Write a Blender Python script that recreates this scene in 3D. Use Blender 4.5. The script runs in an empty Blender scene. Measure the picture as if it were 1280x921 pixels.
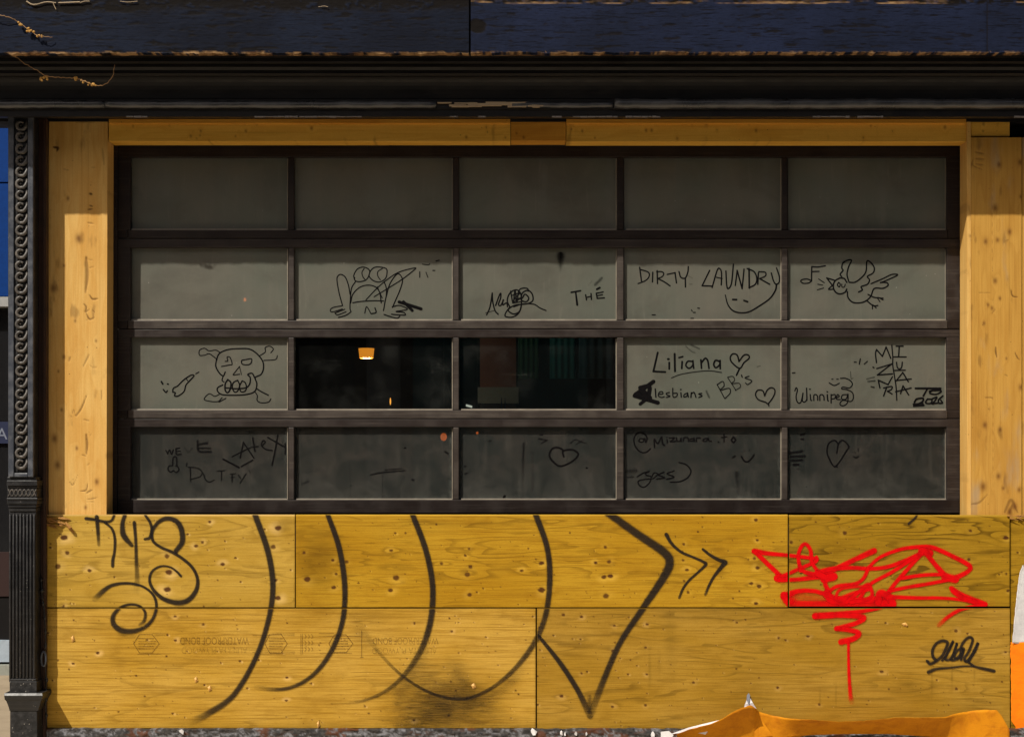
import bpy, bmesh, math, random
import numpy as np
from mathutils import Vector

random.seed(7)
SC = bpy.context.scene
COL = SC.collection
D = 7.0; K = 252.5; HZ = 560.0; ZC = 1.6
SUN = Vector((0.83, 1.0, -1.5))


def X(px, y=0.0): return (px - 640.0) / K * (D + y) / D
def Z(py, y=0.0): return ZC + (HZ - py) / K * (D + y) / D
def S(n, y=0.0): return n / K * (D + y) / D
def P(px, py, y=0.0): return (X(px, y), y, Z(py, y))


# ------------------------------------------------------------------ noise
def vnoise(x, z, seed=0):
    xi = np.floor(x).astype(np.int64); zi = np.floor(z).astype(np.int64)
    fx = x - xi; fz = z - zi
    fx = fx * fx * (3 - 2 * fx); fz = fz * fz * (3 - 2 * fz)

    def h(a, b):
        n = (a * 374761393 + b * 668265263 + seed * 974634777) & 0xFFFFFFFF
        n = ((n ^ (n >> 13)) * 1274126177) & 0xFFFFFFFF
        return ((n ^ (n >> 16)) & 0xFFFF) / 65535.0
    return (h(xi, zi) * (1 - fx) + h(xi + 1, zi) * fx) * (1 - fz) + (h(xi, zi + 1) * (1 - fx) + h(xi + 1, zi + 1) * fx) * fz


def fbm(x, z, seed=0, octs=4):
    x = np.asarray(x, float); z = np.asarray(z, float)
    t = 0; a = 0.5; s = 0
    for i in range(octs):
        t = t + a * vnoise(x * 2 ** i, z * 2 ** i, seed + i * 17); s += a; a *= 0.5
    return t / s


def sstep(a, b, v):
    t = np.clip((v - a) / (b - a), 0, 1)
    return t * t * (3 - 2 * t)


# ------------------------------------------------------------------ materials
class NT:
    def __init__(self, name):
        self.m = bpy.data.materials.new(name); self.m.use_nodes = True
        self.t = self.m.node_tree; self.n = self.t.nodes; self.l = self.t.links
        self.b = self.n['Principled BSDF']; self.out = self.n['Material Output']
        tc = self.n.new('ShaderNodeTexCoord'); oi = self.n.new('ShaderNodeObjectInfo')
        mul = self.n.new('ShaderNodeMath'); mul.operation = 'MULTIPLY'; mul.inputs[1].default_value = 37.0
        self.l.new(oi.outputs['Random'], mul.inputs[0])
        ad = self.n.new('ShaderNodeVectorMath'); ad.operation = 'ADD'
        self.l.new(tc.outputs['Object'], ad.inputs[0]); self.l.new(mul.outputs[0], ad.inputs[1])
        self.co = ad.outputs[0]; self.raw = tc.outputs['Object']

    def put(self, sock, v):
        if hasattr(v, 'is_linked') or isinstance(v, bpy.types.NodeSocket): self.l.new(v, sock)
        elif isinstance(v, (tuple, list)) and len(v) == 3 and sock.type == 'RGBA': sock.default_value = (*v, 1)
        else: sock.default_value = v

    def scale(self, sx, sy, sz, co=None):
        v = self.n.new('ShaderNodeVectorMath'); v.operation = 'MULTIPLY'
        self.l.new(co or self.co, v.inputs[0]); v.inputs[1].default_value = (sx, sy, sz)
        return v.outputs[0]

    def noise(self, co, scale=1.0, det=4.0, rough=0.55, dist=0.0):
        x = self.n.new('ShaderNodeTexNoise'); self.l.new(co, x.inputs['Vector'])
        x.inputs['Scale'].default_value = scale; x.inputs['Detail'].default_value = det
        x.inputs['Roughness'].default_value = rough; x.inputs['Distortion'].default_value = dist
        return x.outputs['Fac']

    def voro(self, co, scale):
        x = self.n.new('ShaderNodeTexVoronoi'); self.l.new(co, x.inputs['Vector']); x.inputs['Scale'].default_value = scale
        return x.outputs['Distance']

    def math(self, op, a, b=0.0, c=0.0):
        x = self.n.new('ShaderNodeMath'); x.operation = op
        self.put(x.inputs[0], a); self.put(x.inputs[1], b); self.put(x.inputs[2], c)
        return x.outputs[0]

    def ramp(self, v, a, b, lo=0.0, hi=1.0):
        x = self.n.new('ShaderNodeMapRange'); x.interpolation_type = 'SMOOTHSTEP'
        self.put(x.inputs['Value'], v)
        x.inputs['From Min'].default_value = a; x.inputs['From Max'].default_value = b
        x.inputs['To Min'].default_value = lo; x.inputs['To Max'].default_value = hi
        return x.outputs[0]

    def mix(self, f, a, b, mode='MIX'):
        x = self.n.new('ShaderNodeMix'); x.data_type = 'RGBA'; x.blend_type = mode
        self.put(x.inputs['Factor'], f)
        self.put(x.inputs['A'] if False else x.inputs[6], a); self.put(x.inputs[7], b)
        return x.outputs[2]

    def attr(self, name):
        x = self.n.new('ShaderNodeAttribute'); x.attribute_name = name
        return x.outputs['Fac']

    def bump(self, h, strength=0.3, dist=0.002):
        x = self.n.new('ShaderNodeBump'); x.inputs['Strength'].default_value = strength
        x.inputs['Distance'].default_value = dist; self.put(x.inputs['Height'], h)
        self.l.new(x.outputs[0], self.b.inputs['Normal'])
        return x

    def set(self, color=None, rough=None, spec=None, metal=None, coat=None, coat_rough=None):
        b = self.b.inputs
        if color is not None: self.put(b['Base Color'], color)
        if rough is not None: self.put(b['Roughness'], rough)
        if spec is not None: b['Specular IOR Level'].default_value = spec
        if metal is not None: b['Metallic'].default_value = metal
        if coat is not None: self.put(b['Coat Weight'], coat)
        if coat_rough is not None: b['Coat Roughness'].default_value = coat_rough
        return self

    def transparent_mix(self, alpha, tint=(1, 1, 1)):
        tr = self.n.new('ShaderNodeBsdfTransparent'); tr.inputs[0].default_value = (*tint, 1)
        mx = self.n.new('ShaderNodeMixShader'); self.put(mx.inputs[0], alpha)
        self.l.new(tr.outputs[0], mx.inputs[1]); self.l.new(self.b.outputs[0], mx.inputs[2])
        self.l.new(mx.outputs[0], self.out.inputs['Surface'])
        return self


def plywood_mat(name, base, dark, pale, line=0.5, seed=0.0, zf=7.0, lf=11.0, streak=0.35):
    m = NT(name)
    co = m.scale(1, 1, 1, m.raw)
    off = m.n.new('ShaderNodeVectorMath'); off.operation = 'ADD'; m.l.new(co, off.inputs[0]); off.inputs[1].default_value = (seed, seed * .37, seed * .71)
    co = off.outputs[0]
    big = m.noise(m.scale(0.9, 1, zf, co), 1.0, 3.0, 0.5, 0.25)
    ph = m.math('MULTIPLY', big, lf)
    ph = m.math('ADD', ph, m.math('MULTIPLY', m.attr('warp'), 0.9))
    ph = m.math('ADD', ph, m.math('MULTIPLY', m.noise(m.scale(30, 1, 60, co), 1, 2), 0.12))
    fr = m.math('FRACT', ph)
    ln = m.math('MULTIPLY', m.ramp(fr, 0.55, 0.93), m.ramp(fr, 1.0, 0.94))
    lmask = m.ramp(m.noise(m.scale(1.6, 1, 9, co), 1, 2), 0.36, 0.62)
    ln = m.math('MULTIPLY', ln, m.math('MULTIPLY', lmask, line))
    st = m.noise(m.scale(3.5, 1, 150, co), 1.0, 4.0, 0.65)
    st2 = m.noise(m.scale(9, 1, 420, co), 1.0, 3.0, 0.6)
    blot = m.noise(m.scale(1.6, 1, 3.5, co), 1.0, 4.0, 0.55)
    col = m.mix(m.ramp(blot, 0.32, 0.68), base, pale)
    col = m.mix(m.math('MULTIPLY', m.ramp(st, 0.42, 0.70), streak * 1.35), col, dark)
    blot2 = m.noise(m.scale(6, 1, 11, co), 1.0, 5.0, 0.6)
    col = m.mix(m.ramp(blot2, 0.5, 0.78, 0.0, 0.55), col, dark)
    th = m.noise(m.scale(5, 1, 300, co), 1.0, 2.0, 0.5)
    col = m.mix(m.math('MULTIPLY', m.ramp(th, 0.62, 0.74), 0.5), col, tuple(c * 0.45 for c in dark))
    col = m.mix(m.math('MULTIPLY', m.ramp(st2, 0.5, 0.8), streak * 0.8), col, dark)
    col = m.mix(ln, col, tuple(c * 0.42 for c in dark))
    crack = m.ramp(m.noise(m.scale(2.4, 1, 130, co), 1.0, 2.0, 0.5), 0.70, 0.78)
    crack = m.math('MULTIPLY', crack, m.ramp(m.noise(m.scale(0.8, 1, 2.5, co), 3.0, 1), 0.45, 0.6))
    col = m.mix(m.math('MULTIPLY', crack, 0.6), col, tuple(c * 0.3 for c in dark))
    sp = m.voro(m.scale(1, 1, 1, co), 34.0)
    spm = m.ramp(m.noise(co, 19.0, 1.0), 0.60, 0.64)
    col = m.mix(m.math('MULTIPLY', m.ramp(sp, 0.13, 0.06), m.math('MULTIPLY', spm, 0.75)), col, (0.05, 0.02, 0.008))
    gr = m.noise(m.scale(1, 1, 1, co), 260.0, 3.0, 0.7)
    col = m.mix(m.ramp(gr, 0.3, 0.75, 0.0, 0.22), col, tuple(c * .6 for c in dark))
    col = m.mix(m.math('MULTIPLY', m.attr('halo'), 0.55), col, (min(1, pale[0] * 1.45), min(1, pale[1] * 1.55), min(1, pale[2] * 3.2)))
    col = m.mix(m.math('MULTIPLY', m.attr('stain'), 0.75), col, tuple(c * 0.35 for c in dark))
    col = m.mix(m.attr('knot'), col, (0.055, 0.014, 0.005))
    m.set(col, 0.7, 0.1)
    m.bump(m.math('ADD', m.math('MULTIPLY', st, 1.0), m.math('MULTIPLY', gr, 0.5)), 0.45, 0.0016)
    return m.m


def timber_mat(name, base, dark, vertical=True, grey=0.0):
    m = NT(name)
    co = m.scale(1, 1, 1) if vertical else None
    if not vertical:
        sw = m.n.new('ShaderNodeSeparateXYZ'); m.l.new(m.co, sw.inputs[0])
        cb = m.n.new('ShaderNodeCombineXYZ')
        m.l.new(sw.outputs[2], cb.inputs[0]); m.l.new(sw.outputs[1], cb.inputs[1]); m.l.new(sw.outputs[0], cb.inputs[2])
        co = cb.outputs[0]
    big = m.noise(m.scale(9, 9, 0.9, co), 1.0, 2.0, 0.5, 0.2)
    ph = m.math('ADD', m.math('MULTIPLY', big, 9.0), m.math('MULTIPLY', m.attr('warp'), 0.8))
    fr = m.math('FRACT', ph)
    ln = m.math('MULTIPLY', m.ramp(fr, 0.35, 0.9), m.ramp(fr, 1.0, 0.93))
    st = m.noise(m.scale(170, 170, 3.0, co), 1.0, 4.0, 0.6)
    blot = m.noise(m.scale(7, 7, 2.0, co), 1.0, 4.0, 0.55)
    col = m.mix(m.math('MULTIPLY', ln, 0.30), base, dark)
    col = m.mix(m.ramp(st, 0.45, 0.75, 0, 0.5), col, dark)
    col = m.mix(m.ramp(blot, 0.45, 0.75, 0, 0.7), col, dark)
    st3 = m.noise(m.scale(60, 60, 1.2, co), 1.0, 3.0, 0.6)
    col = m.mix(m.ramp(st3, 0.55, 0.75, 0, 0.45), col, tuple(c * .75 for c in dark))
    if grey:
        col = m.mix(m.math('MULTIPLY', m.ramp(m.noise(m.scale(10, 10, 3, co), 1.0, 3.0), 0.55, 0.75), grey), col, (0.30, 0.27, 0.22))
    sp = m.voro(co, 42.0)
    spm = m.ramp(m.noise(co, 23.0, 1.0), 0.62, 0.66)
    col = m.mix(m.math('MULTIPLY', m.ramp(sp, 0.15, 0.06), m.math('MULTIPLY', spm, 0.7)), col, (0.06, 0.025, 0.01))
    gr = m.noise(co, 230.0, 3.0, 0.7)
    col = m.mix(m.ramp(gr, 0.35, 0.8, 0, 0.2), col, tuple(c * .5 for c in dark))
    col = m.mix(m.math('MULTIPLY', m.attr('stain'), 1.0), col, (0.085, 0.034, 0.009))
    col = m.mix(m.attr('knot'), col, (0.10, 0.03, 0.008))
    m.set(col, 0.65, 0.12)
    m.bump(m.math('ADD', st, m.math('MULTIPLY', gr, 0.6)), 0.35, 0.0012)
    return m.m


def painted_mat(name, base, worn, rough=0.5, scale=6.0, amount=0.5, spec=0.5, dust=None, fleck=0.0):
    m = NT(name)
    n1 = m.noise(m.co, scale, 5.0, 0.6)
    n2 = m.noise(m.scale(3, 3, 150), 1.0, 5.0, 0.65)
    n3 = m.noise(m.co, 130.0, 3.0, 0.7)
    col = m.mix(m.ramp(n1, 0.4, 0.75, 0, amount), base, worn)
    col = m.mix(m.ramp(n3, 0.5, 0.8, 0, amount * 0.7), col, worn)
    if dust: col = m.mix(m.ramp(n2, 0.5, 0.75, 0, 0.75), col, dust)
    if fleck:
        v = m.voro(m.co, 90.0); k = m.ramp(m.noise(m.co, 60.0, 1.0), 0.60, 0.66)
        col = m.mix(m.math('MULTIPLY', m.ramp(v, 0.22, 0.1), m.math('MULTIPLY', k, fleck)), col, (0.35, 0.32, 0.28))
    m.set(col, m.ramp(n1, 0.3, 0.8, rough - 0.12, rough + 0.18), spec)
    m.bump(m.math('ADD', n3, n1), 0.22, 0.0015)
    return m.m


def flat_mat(name, col, rough=0.6, spec=0.4, metal=0.0):
    m = NT(name)
    n = m.noise(m.co, 30.0, 4.0, 0.6)
    m.set(m.mix(m.ramp(n, 0.35, 0.75, 0, 0.4), col, tuple(c * 0.65 for c in col)), rough, spec, metal)
    return m.m


def glow_mat(name, col, strength):
    m = NT(name)
    m.set(col, 0.5)
    m.b.inputs['Emission Color'].default_value = (*col, 1); m.b.inputs['Emission Strength'].default_value = strength
    return m.m


def paint_stroke_mat(name, col, rough, grit=0.25, gscale=420.0, top=0.94):
    m = NT(name)
    n = m.noise(m.co, gscale, 3.0, 0.7)
    n2 = m.noise(m.scale(12, 1, 240), 1.0, 3.0, 0.6)
    c = m.attr('cov')
    a = m.math('ADD', c, m.math('MULTIPLY', m.math('SUBTRACT', n, 0.5), grit))
    a = m.math('ADD', a, m.math('MULTIPLY', m.math('SUBTRACT', n2, 0.5), grit * 0.8))
    a = m.math('MULTIPLY', m.ramp(a, 0.08, 0.95), m.ramp(c, 0.0, 0.12))
    col = m.mix(m.ramp(m.noise(m.co, 28.0, 4.0, 0.6), 0.4, 0.75, 0, 0.7), col, tuple(q * 0.6 for q in col))
    m.set(col, rough, 0.08)
    m.transparent_mix(m.math('MULTIPLY', a, top))
    return m.m


def pane_mat(name, kind, k=1.0):
    m = NT(name)
    n1 = m.noise(m.co, 2.5, 4.0, 0.55); n2 = m.noise(m.co, 240.0, 2.0, 0.6)
    n3 = m.noise(m.scale(16, 1, 1.2), 1.0, 4.0, 0.6)
    if kind == 'film':
        col = m.mix(m.ramp(n1, 0.35, 0.7), (0.112, 0.121, 0.097), (0.134, 0.129, 0.104))
        col = m.mix(m.ramp(n3, 0.45, 0.8, 0, 0.5), col, (0.152, 0.142, 0.114))
        n4 = m.noise(m.scale(2.2, 1, 3.0), 1.0, 5.0, 0.65, 0.4)
        col = m.mix(m.ramp(n4, 0.42, 0.75, 0, 0.65), col, (0.076, 0.071, 0.056))
        col = m.mix(m.ramp(n2, 0.4, 0.8, 0, 0.2), col, (0.09, 0.09, 0.075))
        sm = m.noise(m.scale(30, 1, 3.5), 1.0, 5.0, 0.65, 0.8)
        col = m.mix(m.ramp(sm, 0.56, 0.78, 0, 0.45), col, (0.175, 0.165, 0.135))
        v = m.voro(m.co, 30.0); kk = m.ramp(m.noise(m.co, 17.0, 1.0), 0.64, 0.68)
        col = m.mix(m.math('MULTIPLY', m.ramp(v, 0.1, 0.04), m.math('MULTIPLY', kk, 0.7)), col, (0.35, 0.34, 0.3))
        m.set(col, 0.45, 0.35, coat=1.0, coat_rough=0.02)
        m.transparent_mix(0.88)
    elif kind == 'dusty':
        st = m.noise(m.scale(38, 1, 2.5), 1.0, 5.0, 0.6)
        sc = m.noise(m.scale(4, 1, 60), 1.0, 4.0, 0.65, 0.6)
        cl = m.noise(m.co, 7.0, 5.0, 0.6, 0.5)
        col = m.mix(m.ramp(cl, 0.35, 0.7), (0.016, 0.0185, 0.016), (0.032, 0.028, 0.023))
        col = m.mix(m.ramp(st, 0.50, 0.75, 0, 0.6), col, (0.060, 0.056, 0.047))
        fg = m.noise(m.co, 90.0, 5.0, 0.75)
        col = m.mix(m.ramp(fg, 0.48, 0.7, 0, 0.5), col, (0.055, 0.052, 0.045))
        col = m.mix(m.ramp(sc, 0.5, 0.78, 0, 0.5), col, (0.009, 0.009, 0.008))
        v = m.voro(m.co, 60.0); kk = m.ramp(m.noise(m.co, 31.0, 1.0), 0.60, 0.66)
        col = m.mix(m.math('MULTIPLY', m.ramp(v, 0.14, 0.05), m.math('MULTIPLY', kk, 0.7)), col, (0.24, 0.23, 0.2))
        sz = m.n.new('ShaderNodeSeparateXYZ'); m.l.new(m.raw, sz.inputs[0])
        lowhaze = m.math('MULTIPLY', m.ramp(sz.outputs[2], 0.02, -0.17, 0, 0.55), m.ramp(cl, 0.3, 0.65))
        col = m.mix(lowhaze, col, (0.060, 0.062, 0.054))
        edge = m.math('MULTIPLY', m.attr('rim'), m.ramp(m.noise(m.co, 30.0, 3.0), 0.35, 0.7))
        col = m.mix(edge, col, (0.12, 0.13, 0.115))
        m.set(col, 0.5, 0.35, coat=1.0, coat_rough=0.03)
        m.transparent_mix(m.ramp(cl, 0.3, 0.75, 0.62, 0.82))
    else:
        gl = m.n.new('ShaderNodeBsdfGlossy'); gl.inputs['Roughness'].default_value = 0.01; gl.inputs['Color'].default_value = (1, 1, 1, 1)
        tr = m.n.new('ShaderNodeBsdfTransparent'); tr.inputs[0].default_value = (0.86, 0.9, 0.88, 1)
        fr = m.n.new('ShaderNodeFresnel'); fr.inputs[0].default_value = 1.5
        geo = m.n.new('ShaderNodeNewGeometry')
        mx = m.n.new('ShaderNodeMixShader'); m.put(mx.inputs[0], m.math('MULTIPLY', fr.outputs[0], m.math('SUBTRACT', 1.0, geo.outputs['Backfacing']))); m.l.new(tr.outputs[0], mx.inputs[1]); m.l.new(gl.outputs[0], mx.inputs[2])
        df = m.n.new('ShaderNodeBsdfDiffuse'); df.inputs[0].default_value = (0.3, 0.3, 0.28, 1)
        v = m.voro(m.co, 26.0); kk = m.ramp(m.noise(m.co, 13.0, 1.0), 0.62, 0.66)
        sc = m.ramp(m.noise(m.scale(3, 1, 90), 1.0, 3.0), 0.66, 0.8, 0.0, 0.05)
        d = m.math('ADD', m.math('MULTIPLY', m.ramp(v, 0.1, 0.03), m.math('MULTIPLY', kk, 0.25)), sc)
        d = m.math('ADD', d, m.ramp(m.noise(m.co, 5.0, 4.0), 0.45, 0.8, 0.004, 0.03))
        m2 = m.n.new('ShaderNodeMixShader'); m.put(m2.inputs[0], d); m.l.new(mx.outputs[0], m2.inputs[1]); m.l.new(df.outputs[0], m2.inputs[2])
        m.l.new(m2.outputs[0], m.out.inputs['Surface'])
    return m.m


def fascia_mat(name, blue, dark):
    m = NT(name)
    st = m.noise(m.scale(9, 9, 150), 1.0, 6.0, 0.7)
    st2 = m.noise(m.scale(30, 30, 330), 1.0, 3.0, 0.65)
    bl = m.noise(m.co, 2.2, 4.0, 0.6)
    col = m.mix(m.ramp(bl, 0.35, 0.65), blue, dark)
    col = m.mix(m.ramp(st, 0.52, 0.66, 0, 0.9), col, (0.0035, 0.0035, 0.005))
    col = m.mix(m.ramp(st2, 0.52, 0.70, 0, 0.8), col, (0.004, 0.004, 0.006))
    hi = m.noise(m.scale(7, 7, 120), 1.0, 4.0, 0.7)
    col = m.mix(m.ramp(hi, 0.62, 0.80, 0, 0.4), col, tuple(c * 2.2 for c in blue))
    col = m.mix(m.attr('bare'), col, (0.007, 0.0055, 0.005))
    wood = m.mix(m.ramp(m.noise(m.scale(20, 20, 60), 1.0, 4.0), 0.4, 0.7), (0.34, 0.205, 0.095), (0.13, 0.065, 0.03))
    col = m.mix(m.attr('chip'), col, wood)
    m.set(col, 0.65, 0.06)
    m.bump(m.math('ADD', st, m.math('MULTIPLY', st2, 0.7)), 0.5, 0.0016)
    return m.m


M = {}
M['straw_ply'] = plywood_mat('straw_plywood', (0.43, 0.255, 0.030), (0.28, 0.150, 0.011), (0.53, 0.335, 0.060), 0.40, 3.1, 8.0, 9.0, 0.3)
M['amber_ply'] = plywood_mat('amber_plywood', (0.405, 0.215, 0.009), (0.265, 0.122, 0.004), (0.47, 0.27, 0.018), 0.45, 11.7, 8.0, 10.0, 0.42)
M['olive_ply'] = plywood_mat('olive_plywood', (0.315, 0.175, 0.008), (0.18, 0.088, 0.003), (0.36, 0.205, 0.013), 0.8, 23.9, 6.0, 12.0, 0.35)
M['tan_ply'] = plywood_mat('tan_plywood', (0.46, 0.258, 0.027), (0.26, 0.128, 0.008), (0.56, 0.34, 0.060), 0.3, 31.3, 7.0, 8.0, 0.5)
M['brown_ply'] = plywood_mat('brown_plywood', (0.345, 0.190, 0.016), (0.21, 0.105, 0.006), (0.42, 0.245, 0.036), 0.45, 43.1, 7.0, 9.0, 0.5)
M['pine'] = timber_mat('pine_upright', (0.68, 0.42, 0.130), (0.56, 0.28, 0.055))
M['old_pine'] = timber_mat('weathered_pine', (0.52, 0.285, 0.058), (0.38, 0.18, 0.028), True, 0.45)
M['pine_h'] = timber_mat('pine_header', (0.74, 0.42, 0.07), (0.60, 0.30, 0.035), False)
M['pine_dark_h'] = timber_mat('orange_pine_block', (0.60, 0.29, 0.04), (0.45, 0.18, 0.02), False)
M['splinter'] = timber_mat('raw_splinter', (0.36, 0.18, 0.045), (0.16, 0.065, 0.015), False)
M['frame'] = painted_mat('brown_black_frame', (0.013, 0.0085, 0.0075), (0.024, 0.017, 0.0145), 0.5, 8.0, 0.7, 0.25, (0.042, 0.034, 0.029))
M['rail'] = painted_mat('dusty_frame_rail', (0.028, 0.0205, 0.017), (0.055, 0.043, 0.034), 0.55, 9.0, 0.8, 0.4, (0.105, 0.087, 0.072))
M['stile'] = painted_mat('mid_dark_frame', (0.018, 0.0125, 0.011), (0.032, 0.024, 0.0205), 0.52, 9.0, 0.8, 0.3, (0.062, 0.05, 0.043))
M['bead'] = painted_mat('sunlit_edge_bead', (0.22, 0.19, 0.15), (0.32, 0.28, 0.22), 0.5, 20.0, 0.8, 0.4)  # pale tone carries the sun caught on the stop edges
M['iron'] = painted_mat('black_cast_iron', (0.010, 0.010, 0.011), (0.024, 0.023, 0.024), 0.45, 14.0, 0.7, 0.4, (0.035, 0.033, 0.032), 0.8)
M['ornament'] = painted_mat('worn_iron_ornament', (0.055, 0.050, 0.046), (0.14, 0.12, 0.10), 0.5, 40.0, 0.9, 0.5)
M['edge_iron'] = painted_mat('sheen_iron_edge', (0.040, 0.046, 0.060), (0.09, 0.095, 0.11), 0.42, 20.0, 0.8, 0.6)  # bluish sheen of the black iron put into its colour
M['brown'] = painted_mat('dark_brown_board', (0.045, 0.020, 0.012), (0.02, 0.012, 0.009), 0.55, 7.0, 0.7, 0.4)
M['black'] = painted_mat('black_moulding_paint', (0.006, 0.005, 0.005), (0.011, 0.009, 0.0085), 0.5, 9.0, 0.6, 0.3)
M['roll'] = painted_mat('sky_sheen_roll', (0.035, 0.035, 0.038), (0.11, 0.11, 0.115), 0.35, 5.0, 0.9, 0.7)  # grey puts the sky sheen on the roll into its colour
M['blue'] = flat_mat('blue_signboard', (0.0015, 0.032, 0.17), 0.6, 0.1)
M['blue_edge'] = flat_mat('blue_painted_edge', (0.01, 0.10, 0.42), 0.4)
M['ledge'] = flat_mat('grey_ledge', (0.30, 0.30, 0.30))
M['pale_riser'] = flat_mat('pale_blue_grey_riser', (0.32, 0.38, 0.45))
M['stone'] = flat_mat('green_grey_stone', (0.25, 0.26, 0.23))
M['maroon'] = flat_mat('maroon_panel', (0.020, 0.005, 0.004))
M['dim_white'] = flat_mat('white_letter', (0.16, 0.18, 0.24))
def paper_mat(name, col, stain, amt):
    m = NT(name)
    n1 = m.noise(m.co, 14.0, 5.0, 0.65, 0.5); n2 = m.noise(m.scale(8, 8, 60), 1.0, 4.0, 0.6); n3 = m.noise(m.co, 160.0, 3.0, 0.7)
    c = m.mix(m.ramp(n1, 0.4, 0.72, 0, amt), col, stain)
    c = m.mix(m.ramp(n2, 0.55, 0.75, 0, amt * .7), c, stain)
    c = m.mix(m.ramp(n3, 0.55, 0.8, 0, amt * .6), c, tuple(q * .6 for q in stain))
    m.set(c, 0.7, 0.15); m.bump(m.math('ADD', n1, m.math('MULTIPLY', n3, .3)), 0.5, 0.004)
    return m.m


M['orange'] = paper_mat('orange_paper', (0.62, 0.235, 0.006), (0.42, 0.13, 0.004), 0.7)
M['hot_orange'] = paper_mat('hot_orange_paper', (0.92, 0.215, 0.004), (0.70, 0.14, 0.004), 0.5)
M['white'] = paper_mat('white_paper', (0.68, 0.67, 0.68), (0.42, 0.42, 0.45), 0.45)
M['grey_fold'] = flat_mat('grey_fold', (0.16, 0.17, 0.20))
M['vine'] = flat_mat('dried_vine_stem', (0.34, 0.19, 0.08))
M['bud'] = flat_mat('dried_vine_bud', (0.50, 0.27, 0.06))
M['flake'] = flat_mat('curled_paint_flake', (0.40, 0.30, 0.19))
M['chip_wood'] = flat_mat('torn_veneer', (0.66, 0.36, 0.09))
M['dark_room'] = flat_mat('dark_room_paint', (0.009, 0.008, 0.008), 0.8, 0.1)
M['blk_spray'] = paint_stroke_mat('black_spray_paint', (0.018, 0.014, 0.012), 0.7, 0.55, 420.0, 0.85)
M['plinth'] = painted_mat('speckled_black_iron', (0.010, 0.010, 0.0105), (0.035, 0.033, 0.033), 0.6, 50.0, 0.9, 0.3, None, 2.0)
M['red_spray'] = paint_stroke_mat('red_spray_paint', (0.66, 0.001, 0.003), 0.7, 0.42, 420.0, 0.93)
M['marker'] = paint_stroke_mat('black_marker', (0.003, 0.0025, 0.003), 0.8, 0.2, 500.0, 1.0)
M['stamp'] = paint_stroke_mat('brown_ink_stamp', (0.10, 0.045, 0.012), 0.7, 0.9, 300.0)
M['film'] = pane_mat('frosted_film_glass', 'film')
M['dusty'] = pane_mat('dusty_glass', 'dusty')
M['clear'] = pane_mat('clear_dark_glass', 'clear')
M['fascia_l'] = fascia_mat('dark_blue_flaking_paint', (0.0095, 0.0135, 0.028), (0.0065, 0.0085, 0.017))
M['fascia_r'] = fascia_mat('blue_flaking_paint', (0.0125, 0.0180, 0.044), (0.009, 0.0125, 0.028))


# ------------------------------------------------------------------ object helpers
def link(o, parent=None, origin=None):
    COL.objects.link(o)
    if origin is not None:
        po = Vector(parent['_org']) if parent is not None else Vector((0, 0, 0))
        o.location = Vector(origin) - po
        o['_org'] = tuple(origin)
    if parent is not None: o.parent = parent
    return o


def tag(o, label=None, cat=None, group=None, kind=None):
    if label: o['label'] = label
    if cat: o['category'] = cat
    if group: o['group'] = group
    if kind: o['kind'] = kind
    return o


def empty(name, loc, label, cat, group=None):
    o = bpy.data.objects.new(name, None); o.empty_display_size = 0.05
    link(o, None, loc)
    return tag(o, label, cat, group)


def mk(name, V, F, mat, parent=None, attrs=None, smooth=False, bevel=0.0, seg=2, origin=None):
    V = np.asarray(V, float)
    if origin is None: origin = (V.min(0) + V.max(0)) / 2
    origin = np.asarray(origin, float)
    me = bpy.data.meshes.new(name)
    if isinstance(F, np.ndarray):
        W = (V - origin).astype(np.float32)
        me.vertices.add(len(W)); me.vertices.foreach_set('co', W.ravel())
        me.loops.add(F.size); me.loops.foreach_set('vertex_index', F.astype(np.int32).ravel())
        me.polygons.add(len(F))
        me.polygons.foreach_set('loop_start', np.arange(0, F.size, 4, dtype=np.int32))
        me.polygons.foreach_set('loop_total', np.full(len(F), 4, dtype=np.int32))
        me.update(calc_edges=True); me.validate()
    else:
        me.from_pydata([tuple(v) for v in (V - origin)], [], F)
        me.update()
    me.materials.append(mat)
    if attrs:
        for k, a in attrs.items():
            at = me.attributes.new(k, 'FLOAT', 'POINT'); at.data.foreach_set('value', np.asarray(a, np.float32))
    me.polygons.foreach_set('use_smooth', [bool(smooth)] * len(me.polygons))
    o = bpy.data.objects.new(name, me)
    link(o, parent, tuple(float(c) for c in origin))
    if bevel:
        b = o.modifiers.new('edge', 'BEVEL'); b.width = bevel; b.segments = seg; b.limit_method = 'ANGLE'
    return o


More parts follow.
